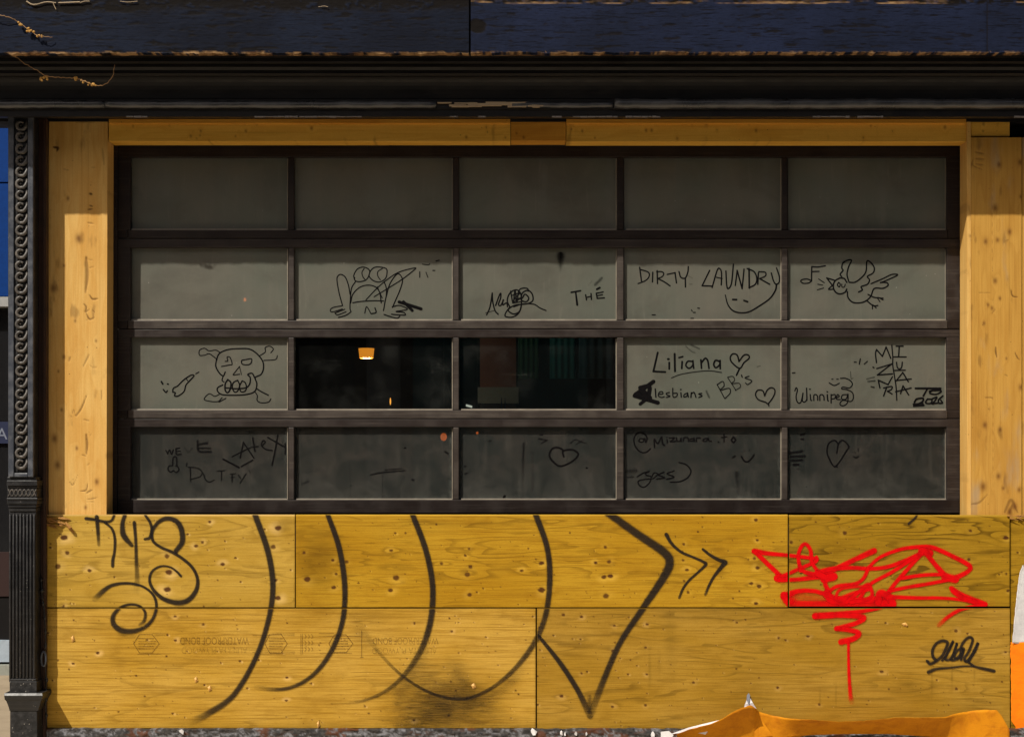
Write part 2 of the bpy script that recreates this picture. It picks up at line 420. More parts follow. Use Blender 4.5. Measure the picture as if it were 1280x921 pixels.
class MB:
    def __init__(self): self.v = []; self.f = []

    def add(self, V, F):
        n = len(self.v); self.v += [tuple(p) for p in V]; self.f += [tuple(i + n for i in f) for f in F]; return self

    def boxw(self, x0, x1, y0, y1, z0, z1):
        V = [(x0, y0, z0), (x1, y0, z0), (x1, y1, z0), (x0, y1, z0), (x0, y0, z1), (x1, y0, z1), (x1, y1, z1), (x0, y1, z1)]
        return self.add(V, [(0, 3, 2, 1), (4, 5, 6, 7), (0, 1, 5, 4), (1, 2, 6, 5), (2, 3, 7, 6), (3, 0, 4, 7)])

    def box(self, px0, px1, py0, py1, y0, y1):      # front face seen at these pixels at depth y0
        return self.boxw(X(px0, y0), X(px1, y0), y0, y1, Z(py1, y0), Z(py0, y0))

    def frustum(self, b, t, y0, z0, z1):            # (x0,x1,yf,yb) bottom and top
        pass

    def tube(self, pts, r, n=8, closed=False, caps=True):
        pts = [Vector(p) for p in pts]; m = len(pts)
        rr = r if isinstance(r, (list, tuple)) else [r] * m
        base = len(self.v); up = Vector((0.123, 0.9, 0.31)).normalized()
        for i, p in enumerate(pts):
            a = pts[(i - 1) % m] if (closed or i > 0) else p; b = pts[(i + 1) % m] if (closed or i < m - 1) else p
            t = (b - a)
            if t.length < 1e-9: t = Vector((0, 0, 1))
            t.normalize(); u = t.cross(up)
            if u.length < 1e-4: u = t.cross(Vector((1, 0, 0)))
            u.normalize(); w = t.cross(u)
            for k in range(n):
                an = 2 * math.pi * k / n
                self.v.append(tuple(p + (u * math.cos(an) + w * math.sin(an)) * rr[i]))
        for i in range(m if closed else m - 1):
            for k in range(n):
                a = base + i * n + k; b = base + i * n + (k + 1) % n
                c = base + ((i + 1) % m) * n + (k + 1) % n; d = base + ((i + 1) % m) * n + k
                self.f.append((a, d, c, b))
        if caps and not closed:
            self.f.append(tuple(base + k for k in range(n))); self.f.append(tuple(base + (m - 1) * n + k for k in reversed(range(n))))
        return self

    def lathe(self, cx, cy, prof, n=16):            # prof: (r, z)
        base = len(self.v); m = len(prof)
        for r, z in prof:
            for k in range(n):
                a = 2 * math.pi * k / n; self.v.append((cx + r * math.cos(a), cy + r * math.sin(a), z))
        for i in range(m - 1):
            for k in range(n):
                a = base + i * n + k; b = base + i * n + (k + 1) % n
                self.f.append((a, b, b + n, a + n))
        self.f.append(tuple(base + k for k in reversed(range(n)))); self.f.append(tuple(base + (m - 1) * n + k for k in range(n)))
        return self

    def prism(self, prof, x0, x1):                  # prof: (y,z) polygon extruded along x
        base = len(self.v); m = len(prof)
        for x in (x0, x1):
            for y, z in prof: self.v.append((x, y, z))
        for i in range(m):
            j = (i + 1) % m; self.f.append((base + i, base + j, base + m + j, base + m + i))
        self.f.append(tuple(base + i for i in reversed(range(m)))); self.f.append(tuple(base + m + i for i in range(m)))
        return self

    def build(self, name, mat, parent=None, **k):
        o = mk(name, self.v, self.f, mat, parent, **k)
        bm = bmesh.new(); bm.from_mesh(o.data); bmesh.ops.recalc_face_normals(bm, faces=bm.faces); bm.to_mesh(o.data); bm.free()
        return o


def grid_panel(name, px0, px1, py0, py1, y, thick, mat, parent=None, res=1.2, fn=None, edge=None, smooth=True):
    """a board: dense front face in its real plane plus edges and back. fn(PX,PY)->(dy metres, attrs)"""
    nx = max(3, int((px1 - px0) / res) + 1); nz = max(3, int((py1 - py0) / res) + 1)
    U = np.linspace(px0, px1, nx); Wv = np.linspace(py0, py1, nz)
    PX, PY = np.meshgrid(U, Wv)
    QX, QY = PX.copy(), PY.copy()
    if edge: QX, QY = edge(PX, PY)
    dy, attrs = fn(QX, QY) if fn else (np.zeros_like(PX), {})
    s = (D + y) / D
    XX = (QX - 640) / K * s; ZZ = ZC + (HZ - QY) / K * s; YY = y + dy
    V = np.stack([XX, YY, ZZ], -1).reshape(-1, 3)
    idx = np.arange(nx * nz).reshape(nz, nx)
    F = np.stack([idx[:-1, :-1], idx[1:, :-1], idx[1:, 1:], idx[:-1, 1:]], -1).reshape(-1, 4)
    per = np.concatenate([idx[0, :], idx[1:, -1], idx[-1, -2::-1], idx[-2:0:-1, 0]])
    B = V[per].copy(); B[:, 1] = y + thick
    n0 = len(V); m = len(per); bi = np.arange(m) + n0; B2 = V[per].copy()
    V2 = np.concatenate([V, B2, B])
    f0 = bi; f1 = bi + m
    SF = np.stack([f0, np.roll(f0, -1), np.roll(f1, -1), f1], -1)
    c = [f1[0], f1[nx - 1], f1[nx - 1 + nz - 1], f1[2 * (nx - 1) + nz - 1]]
    F = np.concatenate([F, SF, np.array([c])])
    at = {}
    for k, a in attrs.items():
        a = a.reshape(-1); at[k] = np.concatenate([a, a[per], a[per]])
    o = mk(name, V2, F, mat, parent, attrs=at)
    if smooth:
        sm = np.zeros(len(o.data.polygons), bool); sm[: (nx - 1) * (nz - 1)] = True
        o.data.polygons.foreach_set('use_smooth', sm)
    return o


# ------------------------------------------------------------------ strokes of paint
def catmull(pts, step):
    p = np.asarray(pts, float)
    if len(p) == 2:
        n = max(2, int(np.hypot(*(p[1] - p[0])) / step) + 1)
        t = np.linspace(0, 1, n); return p[0] + (p[1] - p[0]) * t[:, None], t
    out = []; tt = []
    m = len(p)
    for i in range(m - 1):
        p0 = p[i - 1] if i > 0 else 2 * p[0] - p[1]; p1 = p[i]; p2 = p[i + 1]; p3 = p[i + 2] if i + 2 < m else 2 * p[-1] - p[-2]
        n = max(1, int(math.ceil(np.hypot(*(p2 - p1)) / step)))
        for k in range(n):
            t = k / n
            out.append(0.5 * (2 * p1 + (p2 - p0) * t + (2 * p0 - 5 * p1 + 4 * p2 - p3) * t * t + (3 * p1 - p0 - 3 * p2 + p3) * t ** 3)); tt.append((i + t) / (m - 1))
    out.append(p[-1]); tt.append(1.0)
    return np.array(out), np.array(tt)


class Ink:
    def __init__(self, y): self.y = y; self.v = []; self.f = []; self.c = []; self.k = 0

    def stroke(self, pts, w=2.2, a=1.0, soft=False, smooth=True, step=None, tr=None, cap=True):
        if tr:
            sx, ox, oy = tr; pts = [(ox + x / sx, oy + y / sx) for x, y in pts]
            w = [q / sx for q in w] if isinstance(w, (list, tuple)) else w / sx
        if step is None: step = 1.4 if soft else 0.8
        if smooth: P_, T = catmull(pts, step)
        else:
            segs = [catmull([pts[i], pts[i + 1]], step)[0] for i in range(len(pts) - 1)]
            P_ = np.concatenate(segs); T = np.linspace(0, 1, len(P_))
        W = np.interp(T, np.linspace(0, 1, len(w)), w) if isinstance(w, (list, tuple)) else np.full(len(P_), float(w))
        A = np.interp(T, np.linspace(0, 1, len(a)), a) if isinstance(a, (list, tuple)) else np.full(len(P_), float(a))
        t = np.gradient(P_, axis=0) if len(P_) > 2 else np.tile(P_[-1] - P_[0], (len(P_), 1))
        ln = np.hypot(t[:, 0], t[:, 1]); ln[ln < 1e-6] = 1; t = t / ln[:, None]
        sc = np.ones(len(P_))
        if cap:
            ex = [0.45, 0.75, 0.95] if True else []
            r0, r1 = W[0] / 2, W[-1] / 2
            pre = np.array([P_[0] - t[0] * r0 * e for e in reversed(ex)]); post = np.array([P_[-1] + t[-1] * r1 * e for e in ex])
            q = [math.sqrt(1 - e * e) for e in ex]
            P_ = np.concatenate([pre, P_, post]); t = np.concatenate([np.tile(t[0], (3, 1)), t, np.tile(t[-1], (3, 1))])
            W = np.concatenate([[W[0]] * 3, W, [W[-1]] * 3]); A = np.concatenate([[A[0]] * 3, A, [A[-1]] * 3]); sc = np.concatenate([q[::-1], sc, q])
        nrm = np.stack([-t[:, 1], t[:, 0]], -1)
        if soft is True: offs = [-1.6, -1.02, -0.60, 0, 0.60, 1.02, 1.6]; cov = [0, 0.27, .92, 1, .92, 0.27, 0]
        elif soft: offs = [-1.6, -1.0, -0.5, 0, 0.5, 1.0, 1.6]; cov = [0, 0.3, 0.75, 1, 0.75, 0.3, 0]
        else: offs = [-1.12, -0.8, 0, 0.8, 1.12]; cov = [0.0, 1, 1, 1, 0.0]
        m = len(offs); b = len(self.v); self.k += 1
        s = 1
        for i in range(len(P_)):
            yy = self.y - self.k * 2.5e-5 - i * 4e-7
            for o_, cv in zip(offs, cov):
                q = P_[i] + nrm[i] * o_ * W[i] / 2 * sc[i]
                self.v.append((q[0], q[1], yy)); self.c.append(cv * A[i])
        for i in range(len(P_) - 1):
            for j in range(m - 1):
                self.f.append((b + i * m + j, b + i * m + j + 1, b + (i + 1) * m + j + 1, b + (i + 1) * m + j))
        return self

    def poly(self, pts2, faces, a):
        b = len(self.v); self.k += 1
        for p in pts2: self.v.append((p[0], p[1], self.y - self.k * 2.5e-5)); self.c.append(a)
        self.f += [tuple(b + i for i in f) for f in faces]

    def build(self, name, mat, parent, clip=None):
        if not self.v: return None
        px = np.array(self.v); s = (D + self.y) / D
        V = np.stack([(px[:, 0] - 640) / K * s, px[:, 2], ZC + (HZ - px[:, 1]) / K * s], -1)
        bm = bmesh.new(); lay = bm.verts.layers.float.new('cov')
        vs = []
        for p, c in zip(V, self.c):
            v = bm.verts.new(p); v[lay] = float(c); vs.append(v)
        for f in self.f:
            try: bm.faces.new([vs[i] for i in f])
            except ValueError: pass
        if clip:
            x0, x1, z0, z1 = X(clip[0]), X(clip[1]), Z(clip[3]), Z(clip[2])
            for co, no in (((x0, 0, 0), (-1, 0, 0)), ((x1, 0, 0), (1, 0, 0)), ((0, 0, z0), (0, 0, -1)), ((0, 0, z1), (0, 0, 1))):
                bmesh.ops.bisect_plane(bm, geom=bm.verts[:] + bm.edges[:] + bm.faces[:], plane_co=co, plane_no=no, clear_outer=True)
        if not bm.faces: bm.free(); return None
        c = Vector((0, 0, 0)); n = len(bm.verts)
        lo = Vector((min(v.co.x for v in bm.verts), min(v.co.y for v in bm.verts), min(v.co.z for v in bm.verts)))
        hi = Vector((max(v.co.x for v in bm.verts), max(v.co.y for v in bm.verts), max(v.co.z for v in bm.verts)))
        c = (lo + hi) / 2
        for v in bm.verts: v.co -= c
        for f in bm.faces:
            if f.normal.y > 0: f.normal_flip()
        me = bpy.data.meshes.new(name); bm.to_mesh(me); bm.free(); me.materials.append(mat)
        o = bpy.data.objects.new(name, me); link(o, parent, tuple(c))
        return o


def text_mesh(txt, height_px, font=None):
    cu = bpy.data.curves.new('lettering', 'FONT'); cu.body = txt; cu.size = 1.0; cu.align_x = 'CENTER'
    ob = bpy.data.objects.new('lettering', cu); COL.objects.link(ob)
    dg = bpy.context.evaluated_depsgraph_get(); me = bpy.data.meshes.new_from_object(ob.evaluated_get(dg))
    V = [(v.co.x, v.co.y) for v in me.vertices]; F = [tuple(p.vertices) for p in me.polygons]
    bpy.data.objects.remove(ob); bpy.data.meshes.remove(me); bpy.data.curves.remove(cu)
    return V, F


# ================================================================== SETTING
g = MB(); g.boxw(-120, 120, -120, 120, -0.5, -0.13); g.build('ground', painted_mat('asphalt', (0.085, 0.08, 0.07), (0.11, 0.10, 0.09), 0.85, 2.0, 0.7, 0.3)); tag(bpy.data.objects['ground'], kind='structure')
conc = painted_mat('sidewalk_concrete', (0.52, 0.44, 0.33), (0.42, 0.35, 0.26), 0.85, 3.0, 0.8, 0.2)
g = MB()
for i in range(-14, 14):
    g.boxw(i * 1.5 + 0.004, i * 1.5 + 1.496, -3.0, -0.09, -0.2, 0.0)
tag(g.build('sidewalk', conc, bevel=0.006), kind='structure')
g = MB(); g.boxw(-21, 21, -3.18, -3.004, -0.3, 0.002); tag(g.build('kerb', flat_mat('kerb_stone', (0.32, 0.30, 0.28))), kind='structure')
g = MB(); g.boxw(-9.0, X(14, .1), -0.086, 3.2, -0.2, 0.001); tag(g.build('side_pavement', painted_mat('sandy_pavement', (0.30, 0.24, 0.165), (0.20, 0.155, 0.105), 0.85, 4.0, 0.8, 0.2)), kind='structure')

# ================================================================== FASCIA + CORNICE
YF = -0.43
LX = -14; CX = -130


def fascia_fn(seed, left):
    def fn(PX, PY):
        n = fbm(PX / 14, PY / 5, seed, 4); n2 = fbm(PX / 5, PY / 2.2, seed + 5, 3)
        big = fbm(PX / 60, PY / 30, seed + 9, 3)
        chip = sstep(63.6 + 4 * (fbm(PX / 22, PY * 0, seed + 3, 4) - 0.25), 66.5, PY + (n2 - 0.5) * 3.5) * sstep(0.40, 0.54, fbm(PX / 16, PY / 4, seed + 4, 4))
        bare = np.zeros_like(PX)
        if left:
            top = sstep(20, 6, PY + 16 * (n - 0.5) - 30 * (sstep(0.5, 0.72, big)))
            bare = top * sstep(0.42, 0.52, n2 * 0.5 + n * 0.5 + 0.08)
            bare = np.maximum(bare, sstep(0.62, 0.72, fbm(PX / 24, PY / 2.6, seed + 21, 4)) * .9)
            e = ((PX - 75) / 36) ** 2 + ((PY - 6) / 9.5) ** 2
            bare = np.maximum(bare, sstep(1.05, 0.85, e + (n - .5) * .3) * (PY > 5))
        else:
            bare = sstep(7, 3, PY + 6 * (n - 0.5)) * sstep(0.45, 0.55, n2)
            bare = np.maximum(bare, sstep(0.65, 0.75, fbm(PX / 22, PY / 2.4, seed + 21, 4)) * .8)
            e = ((PX - 596) / 11) ** 2 + ((PY - 33) / 9) ** 2
            bare = np.maximum(bare, sstep(1.2, 0.7, e + (n - .5) * 1.2))
            bare = np.maximum(bare, sstep(1.1, 0.2, np.abs(PX - 1234) / 1.5) * 0.8)
            chip = np.maximum(chip, sstep(0.5, 0.62, fbm(PX / 40, PY / 1.6, seed + 31, 4)) * sstep(3.2, 1.6, np.abs(PY - 3.2 - 2 * (n - .5)) + 1) * 0.8)
        dy = (n2 - 0.5) * 0.0012 + bare * 0.0012 + chip * 0.003
        return dy, {'chip': np.clip(chip, 0, 1), 'bare': np.clip(bare, 0, 1)}
    return fn


def ragged(y1, amp, seed):
    def e(PX, PY):
        t = sstep(y1 - 3, y1, PY)
        return PX, PY + t * amp * (fbm(PX / 7, PX * 0, seed, 3) - 0.5)
    return e


fl = grid_panel('fascia_board', CX, 586, -14, 67, YF, 0.04, M['fascia_l'], None, 1.3, fascia_fn(3, True), ragged(67, 3.2, 8))
tag(fl, 'dark navy fascia board with flaking paint, left of the joint', 'fascia board', 'blue fascia boards along the top')
fr = grid_panel('fascia_board', 588.5, 1500, -14, 66, YF - 0.004, 0.044, M['fascia_r'], None, 1.4, fascia_fn(41, False), ragged(66, 3.0, 28))
tag(fr, 'brighter blue fascia board with chipped cream lower edge, right of the joint', 'fascia board', 'blue fascia boards along the top')
# curled paint flakes on the left board
fb = MB()
for (a, b_, c_, w) in [((33, 2), (40, 6), (46, 6), .9), ((46, 6), (58, 3), (70, 4), .7), ((66, 3), (68, 8), (70, 12), .45), ((73, 4), (88, 3.5), (100, 3), .85), ((100, 4), (106, 2), (112, 2), .6), ((150, 2), (160, 3), (172, 2), .4), ((398, 9), (405, 8), (410, 9), .35)]:
    P_, _ = catmull([a, b_, c_], 1.5)
    fb.tube([P(x, y, YF - 0.006) for x, y in P_], S(w) * 0.9, 5)
fb.build('paint_flake', M['flake'], fl)

m = MB()
zt = Z(63, YF); yb = 0.0
prof = [(0.16, Z(-14, YF)), (YF + .044, Z(-14, YF)), (YF + .044, zt), (-.30, zt), (-.30, Z(77, -.30)), (-.285, Z(80, -.285)), (-.285, Z(84, -.285)), (-.275, Z(88, -.275)), (-.275, Z(92, -.275))]
for i in range(9):       # cove
    t = i / 8; a = t * math.pi / 2
    yy = -.262 + .062 * math.sin(a); prof.append((yy, Z(95 + 28 * (1 - math.cos(a)), yy)))
prof += [(-.205, Z(124, -.205)), (-.205, Z(136, -.205)), (-.195, Z(137.5, -.195)), (-.195, Z(146, -.195)), (-.16, Z(147, -.16)), (0.012, Z(148.5, 0.012)), (0.012, Z(152, .012)), (.16, Z(152, .012))]
m.prism(prof, X(CX, YF), X(1500, YF))
co = empty('cornice', (X(640), -.2, Z(147, -.2)), 'black moulded cornice running across the storefront under the blue fascia boards', 'cornice')
m.build('moulding', M['black'], co)
r = MB()


def roll_pts(a, b, dy, seed):
    pts = []
    n = int((b - a) / 8)
    for i in range(n + 1):
        px = a + (b - a) * i / n
        pts.append(P(px, 130 + dy + 0.8 * (random.random() - .5), -.207))
    return pts


r.tube(roll_pts(CX, 131, 0.6, 1), S(5.0, -.2), 10); r.tube(roll_pts(131.3, 545, 1.0, 2), S(4.6, -.2), 10)
r.tube(roll_pts(768, 1500, 0, 3), S(6.2, -.2), 10); r.tube(roll_pts(640, 766, 1.5, 4), S(3.4, -.2), 10)
r.build('bead', M['roll'], co, smooth=True)
# splintered bare wood where the roll has broken away, peeled pale strips on the fillet below
r = MB()
for i in range(26):
    a = 545 + random.random() * 95; w = 8 + random.random() * 22; y0 = 127 + random.random() * 5
    if i > 20: a = 660 + random.random() * 14; w = 9; y0 = 131 + random.random()
    b_ = min(a + w, 690); h = 1 + random.random() * 1.6
    r.box(a, b_, y0, y0 + h, -.214 - .004 * random.random() - i * 1e-4, -.2)
r.build('broken_wood', M['flake'], co)
r = MB()
for a, b_ in [(158, 184), (318, 372), (374, 452), (562, 572), (598, 608), (690, 702), (716, 772), (782, 826), (1016, 1062), (1072, 1104), (1268, 1285)]:
    x = a
    while x < b_:
        w = min(b_ - x, 3 + random.random() * 7); h = 0.7 + random.random() * 1.3
        r.box(x, x + w, 145.4 - h * .3 + random.random() * .5, 145.6 + h * .7, -.1975, -.19); x += w + .2 + random.random()
r.build('peeled_strip', flat_mat('pale_peeled_paint', (0.22, 0.20, 0.19)), co)

# vines
def vine(pts, label, y0, buds, wid):
    e = empty('dried_vine', P(pts[0][0], pts[0][1], y0), label, 'vine', 'dried vines on the cornice')
    P_, T = catmull(pts, 2.0); v = MB()
    q = [(P(x + .5 * math.sin(i * .9), y + .4 * math.sin(i * 1.7), y0 - .012 * math.sin(i * .2))) for i, (x, y) in enumerate(P_)]
    v.tube(q, [S(wid) * (1 - .35 * t) for t in T], 6); v.build('stem', M['vine'], e, smooth=True)
    for (bx, by, n) in buds:
        b = MB()
        for k in range(n):
            x = bx + random.uniform(-3, 3); y = by + random.uniform(-2, 2); r_ = random.uniform(.9, 1.7)
            prof = [(S(r_) * math.sin(math.pi * t / 5) + 1e-4, Z(y, y0) + S(r_) * math.cos(math.pi * t / 5)) for t in range(6)]
            b.lathe(X(x, y0), y0 - .004, prof, 7)
        b.build('bud_cluster', M['bud'], e)


vine([(-14, 54), (2, 61), (14, 67), (30, 79), (46, 88), (58, 95), (75, 97), (93, 98), (104, 101), (116, 106), (128, 107), (138, 100), (142, 91), (143, 81)],
     'longer dried vine hanging in front of the black cornice with a hooked tip', -.35, [(57, 98, 6), (53, 100, 3), (96, 99, 5), (104, 102, 4), (112, 105, 3), (118, 106, 5)], .62)
vine([(-14, 17), (8, 21), (22, 27), (30, 33), (38, 38), (46, 44), (56, 46), (66, 47)],
     'short dried vine lying across the blue fascia board', YF - .014, [(26, 30, 5), (36, 38, 5), (40, 40, 4), (50, 46, 5)], .5)

# ================================================================== TIMBER SURROUND
YP = 0.02


def gouge_fn(knots, dents, seed, amp=0.0):
    def fn(PX, PY):
        z = np.zeros_like(PX); warp = z.copy(); knot = z.copy(); stain = z.copy(); dy = z.copy()
        for (x, y, r_) in knots:
            d = ((PX - x) ** 2 + ((PY - y) / 1.5) ** 2) / (r_ * r_)
            knot = np.maximum(knot, np.exp(-d * 1.3) * 0.75); warp += np.exp(-d / 7)
        for (pts, w, dep, dk) in dents:
            P_, T = catmull(pts, 1.0)
            dm = np.full(PX.shape, 1e9)
            for i, (x, y) in enumerate(P_):
                t = T[i]; ww = w * (0.35 + 0.65 * math.sin(math.pi * min(1, t * .9 + .1)))
                dm = np.minimum(dm, np.hypot(PX - x, PY - y) / max(ww, .3))
            k = sstep(1.3, 0.3, dm); dy += k * dep * 0.001; stain = np.maximum(stain, k * dk)
        n = fbm(PX / 9, PY / 30, seed, 4)
        stain = np.maximum(stain, sstep(0.68, 0.85, n) * 0.4)
        dy += (fbm(PX / 3, PY / 60, seed + 4, 3) - .5) * .0012
        return dy, {'warp': warp, 'knot': knot, 'stain': stain}
    return fn


lk = [(85, 248, 2), (98, 298, 4), (67, 360, 4.5), (80, 332, 1.5), (94, 401, 1.6), (73, 464, 1.5), (80, 446, 2.4), (77, 512, 1.8), (68, 548, 4), (72, 581, 4), (96, 560, 2), (121, 602, 3), (120, 426, 1.4), (107, 634, 2)]
ld = [([(108, 322), (109, 345), (107, 366)], 2.6, 4, .55), ([(108, 324), (114, 325), (119, 326)], .8, 2, .35), ([(112, 335), (119, 333)], .8, 2, .3), ([(110, 279), (118, 280)], 1.1, 3, .4),
      ([(110, 262), (116, 261)], 1.2, 2, .8), ([(112, 242), (115, 243)], 1.9, 3, .95), ([(112, 257), (116, 258)], 1.2, 2, .9), ([(110, 210), (120, 209)], .6, 1, .4), ([(112, 228), (118, 229)], .6, 1, .4),
      ([(112, 369), (116, 374), (124, 373)], 1.3, 3, .75), ([(105, 380), (108, 384), (107, 390), (112, 386)], 1.3, 3, .7), ([(108, 392), (112, 399), (118, 397)], 1.3, 3, .7), ([(108, 400), (113, 398)], .7, 2, .4),
      ([(116, 388), (118, 390)], 1.3, 2, .7), ([(88, 446), (86, 452)], 1.5, 2, .5), ([(104, 458), (109, 448), (112, 442)], 1.2, 2, .5), ([(112, 456), (118, 460), (122, 457)], .8, 2, .4),
      ([(94, 519), (92, 512), (90, 519)], .8, 2, .45), ([(95, 520), (102, 510), (109, 492)], 1.2, 3.5, .65), ([(104, 524), (112, 526)], .9, 3, .5), ([(108, 543), (109, 556), (108, 568)], 1.9, 4, .6),
      ([(102, 568), (108, 570)], .9, 2, .5), ([(112, 545), (114, 542)], .7, 2, .4), ([(108, 582), (113, 578)], .8, 2, .4), ([(87, 601), (91, 606), (97, 594)], .8, 2.5, .6), ([(100, 614), (108, 612), (109, 602)], 1.0, 3, .7),
      ([(108, 616), (116, 612)], 1.3, 3, .6), ([(108, 624), (116, 623), (123, 621)], .9, 2, .6), ([(108, 627), (120, 627)], .5, 2, .4), ([(67, 184), (72, 185), (71, 189)], 2.3, 2, 1.0), ([(78, 211), (86, 213)], .7, 1, .5),
      ([(95, 153), (118, 153)], 1.2, 1, .4), ([(128, 186), (130, 206)], 1.5, 1, .35), ([(127, 488), (127, 500)], 1.0, 2, .5), ([(88, 520), (91, 521)], 1, 2, .5)]


def left_edge(PX, PY):   # the post leans a touch: left side runs from 61 at the top to 56 at the bottom
    t = (PY - 150) / 495.0
    u = (PX - 60) / 74.0
    return PX - 4.5 * t * (1 - u) - 1.5 * t * u + (1 - u) * 1.5, PY


lp = grid_panel('timber_post', 60, 134.5, 151, 650, YP, 0.11, M['pine'], None, 1.1, gouge_fn(lk, ld, 5), left_edge)
tag(lp, 'yellow pine post with axe-like gouges at the left jamb, half in shadow', 'post', 'timber posts at the jambs')
rk = [(1244, 260, 3.5), (1213, 206, 2), (1249, 206, 3), (1275, 203, 3), (1244, 351, 3), (1250, 373, 2), (1247, 300, 2.5), (1235, 381, 2), (1276, 246, 2), (1276, 484, 3), (1231, 531, 3), (1236, 511, 1), (1229, 608, 4.5), (1248, 595, 3), (1250, 537, 2.2), (1230, 404, 2),
      (1240, 385, 2), (1212, 295, 2), (1254, 610, 2), (1274, 612, 2.5), (1262, 290, 3), (1232, 302, 3), (1258, 448, 1.5), (1268, 633, 4), (1262, 640, 4)]
rd = [([(1245, 434), (1245, 440), (1246, 446)], 1.3, 3, .9), ([(1264, 362), (1266, 370), (1274, 372)], 1.1, 3, .8), ([(1269, 441), (1272, 447), (1275, 450)], 1.0, 2, .8), ([(1232, 497), (1240, 497), (1241, 500)], .8, 2, .7),
      ([(1224, 366), (1240, 366)], .7, 1, .4), ([(1240, 392), (1245, 385)], 1.0, 1, .5), ([(1256, 468), (1260, 470)], 1, 1, .5), ([(1214, 630), (1224, 628), (1234, 618)], 1.6, 1, .5), ([(1256, 640), (1264, 625), (1272, 640)], 2.4, 1, .55), ([(1262, 641), (1266, 630)], 2.0, 1, .5),
      ([(1218, 196), (1216, 206), (1228, 212)], 1.0, 2, .5), ([(1220, 190), (1230, 192)], 1.6, 2, .35), ([(1220, 198), (1231, 199)], 1.6, 2, .35), ([(1221, 205), (1230, 206)], 1.2, 2, .35), ([(1260, 300), (1256, 303)], 2, 1, .4), ([(1240, 160), (1242, 640)], .25, 1, .25)]
rp = grid_panel('timber_post', 1214, 1277, 172, 650, YP, 0.11, M['old_pine'], None, 1.1, gouge_fn(rk, rd, 15))
tag(rp, 'weathered orange-brown post with knots at the right jamb of the window', 'post', 'timber posts at the jambs')
e2 = grid_panel('sunlit_edge_strip', 1208.6, 1213.6, 152, 650, YP + .002, 0.108, M['pine'], rp, 1.4, gouge_fn([(1213, 295, 1.5)], [], 25))  # paler pine strip stands in for the post's sunlit inner face
ro = grid_panel('timber_post', 1278, 1420, 172, 650, YP + .004, 0.11, M['old_pine'], None, 2.5, gouge_fn([(1300, 300, 4), (1330, 480, 4)], [], 35))
tag(ro, 'sliver of a further weathered plank at the extreme right edge beside the knotty post', 'post', 'timber posts at the jambs')

HB = [(136, 638, 152, 176.5, 'pine_h', 'long pine header board over the left half of the window'), (638.8, 707.2, 149.5, 176, 'pine_dark_h', 'short orange-brown infill block in the middle of the header'),
      (708, 1208, 152, 177, 'pine_h', 'long pine header board over the right half of the window'), (1214, 1262, 150, 170.5, 'pine_h', 'short pine block on top of the right post')]
for i, (a, b, c, d, mt, lab) in enumerate(HB):
    k = [(random.uniform(a + 5, b - 5), random.uniform(c + 5, d - 3), random.uniform(.8, 1.8)) for _ in range(int((b - a) / 45) + 1)]
    h = grid_panel('header_board', a, b, c, d, YP + .004 + .002 * i, .1, M[mt], None, 1.3, gouge_fn(k, [], 50 + i))
    tag(h, lab, 'header board', 'timber header pieces under the cornice')
    if mt == 'pine_h' and b - a > 100:
        s = MB(); s.box(a, b - .3, 149.0, 154.2, YP - .010, YP + .01); s.build('top_batten', M['pine_dark_h'], h, bevel=.001)

# ================================================================== LEFT TRIM + PILASTER
tb = MB(); tb.box(42, 57.5, 148, 935, -0.02, 0.1)
tb.box(53.2, 55.6, 150, 935, -0.026, -0.01)
tr_ = empty('trim_board', (X(50), -.02, Z(935)), 'dark brown trim board squeezed between the iron pilaster and the pine post', 'trim board')
tb.build('board', M['brown'], tr_, bevel=.002)
tb = MB(); tb.box(57.9, 59.6, 150, 645, 0.03, 0.1); tb.build('painted_edge', M['blue_edge'], tr_)

PL = empty('iron_pilaster', (X(28), -.05, 0.0), 'black cast iron pilaster with a twisted chain ornament above and a fluted shaft below', 'pilaster')
yA = -.100
s = MB(); s.box(10, 41.6, 146, 598, yA, 0.1); s.build('upper_shaft', M['iron'], PL, bevel=.002)
s = MB(); s.box(10.2, 17.2, 146, 596, yA - .016, yA + .004); s.box(34.6, 41.4, 146, 596, yA - .016, yA + .004); s.box(17.3, 34.5, 591, 596, yA - .012, yA + .004)
s.build('raised_edge', M['edge_iron'], PL, bevel=.0035)
s = MB(); s.box(19.5, 22, 148, 590, yA - .006, yA + .002); s.build('inner_fillet', M['iron'], PL)
orn = MB()
pitch = 14.6; y0 = 150
i = 0
while y0 + pitch < 592:
    # one link: an open ring at the left whose tail sweeps right under the next link
    cx, cy = 25.6 + random.uniform(-.35, .35), y0 + 7 + random.uniform(-.4, .4)
    pts = []
    for k in range(13):
        a = math.radians(-40 - k * 20)
        pts.append((cx + 4.6 * math.cos(a), cy + 4.9 * math.sin(a) * 1.0, 0.008 - .002 * math.cos(a)))
    pts += [(29.5, cy + 4.6, .011), (32.3, cy + 1.8, .010), (33.8, cy - 2.4, .007), (33.6, cy - 6.2, .004)]
    orn.tube([P(x, y, yA - d) for x, y, d in pts], [S(1.5)] * 3 + [S(2.15)] * (len(pts) - 6) + [S(2.4), S(1.8), S(1.2)], 7)
    orn.lathe(X(cx + .3, yA), yA - .003, [(S(.2), Z(cy - 1.6, yA)), (S(1.5), Z(cy - .6, yA)), (S(1.5), Z(cy + .8, yA)), (S(.2), Z(cy + 1.8, yA))], 7)
    y0 += pitch; i += 1
orn.build('chain_ornament', M['ornament'], PL, smooth=True)

def stack(mb, rows, yb=0.1):     # rows: px0,px1,py0,py1,y
    for a, b, c, d, y in rows: mb.box(a, b, c, d, y, yb)


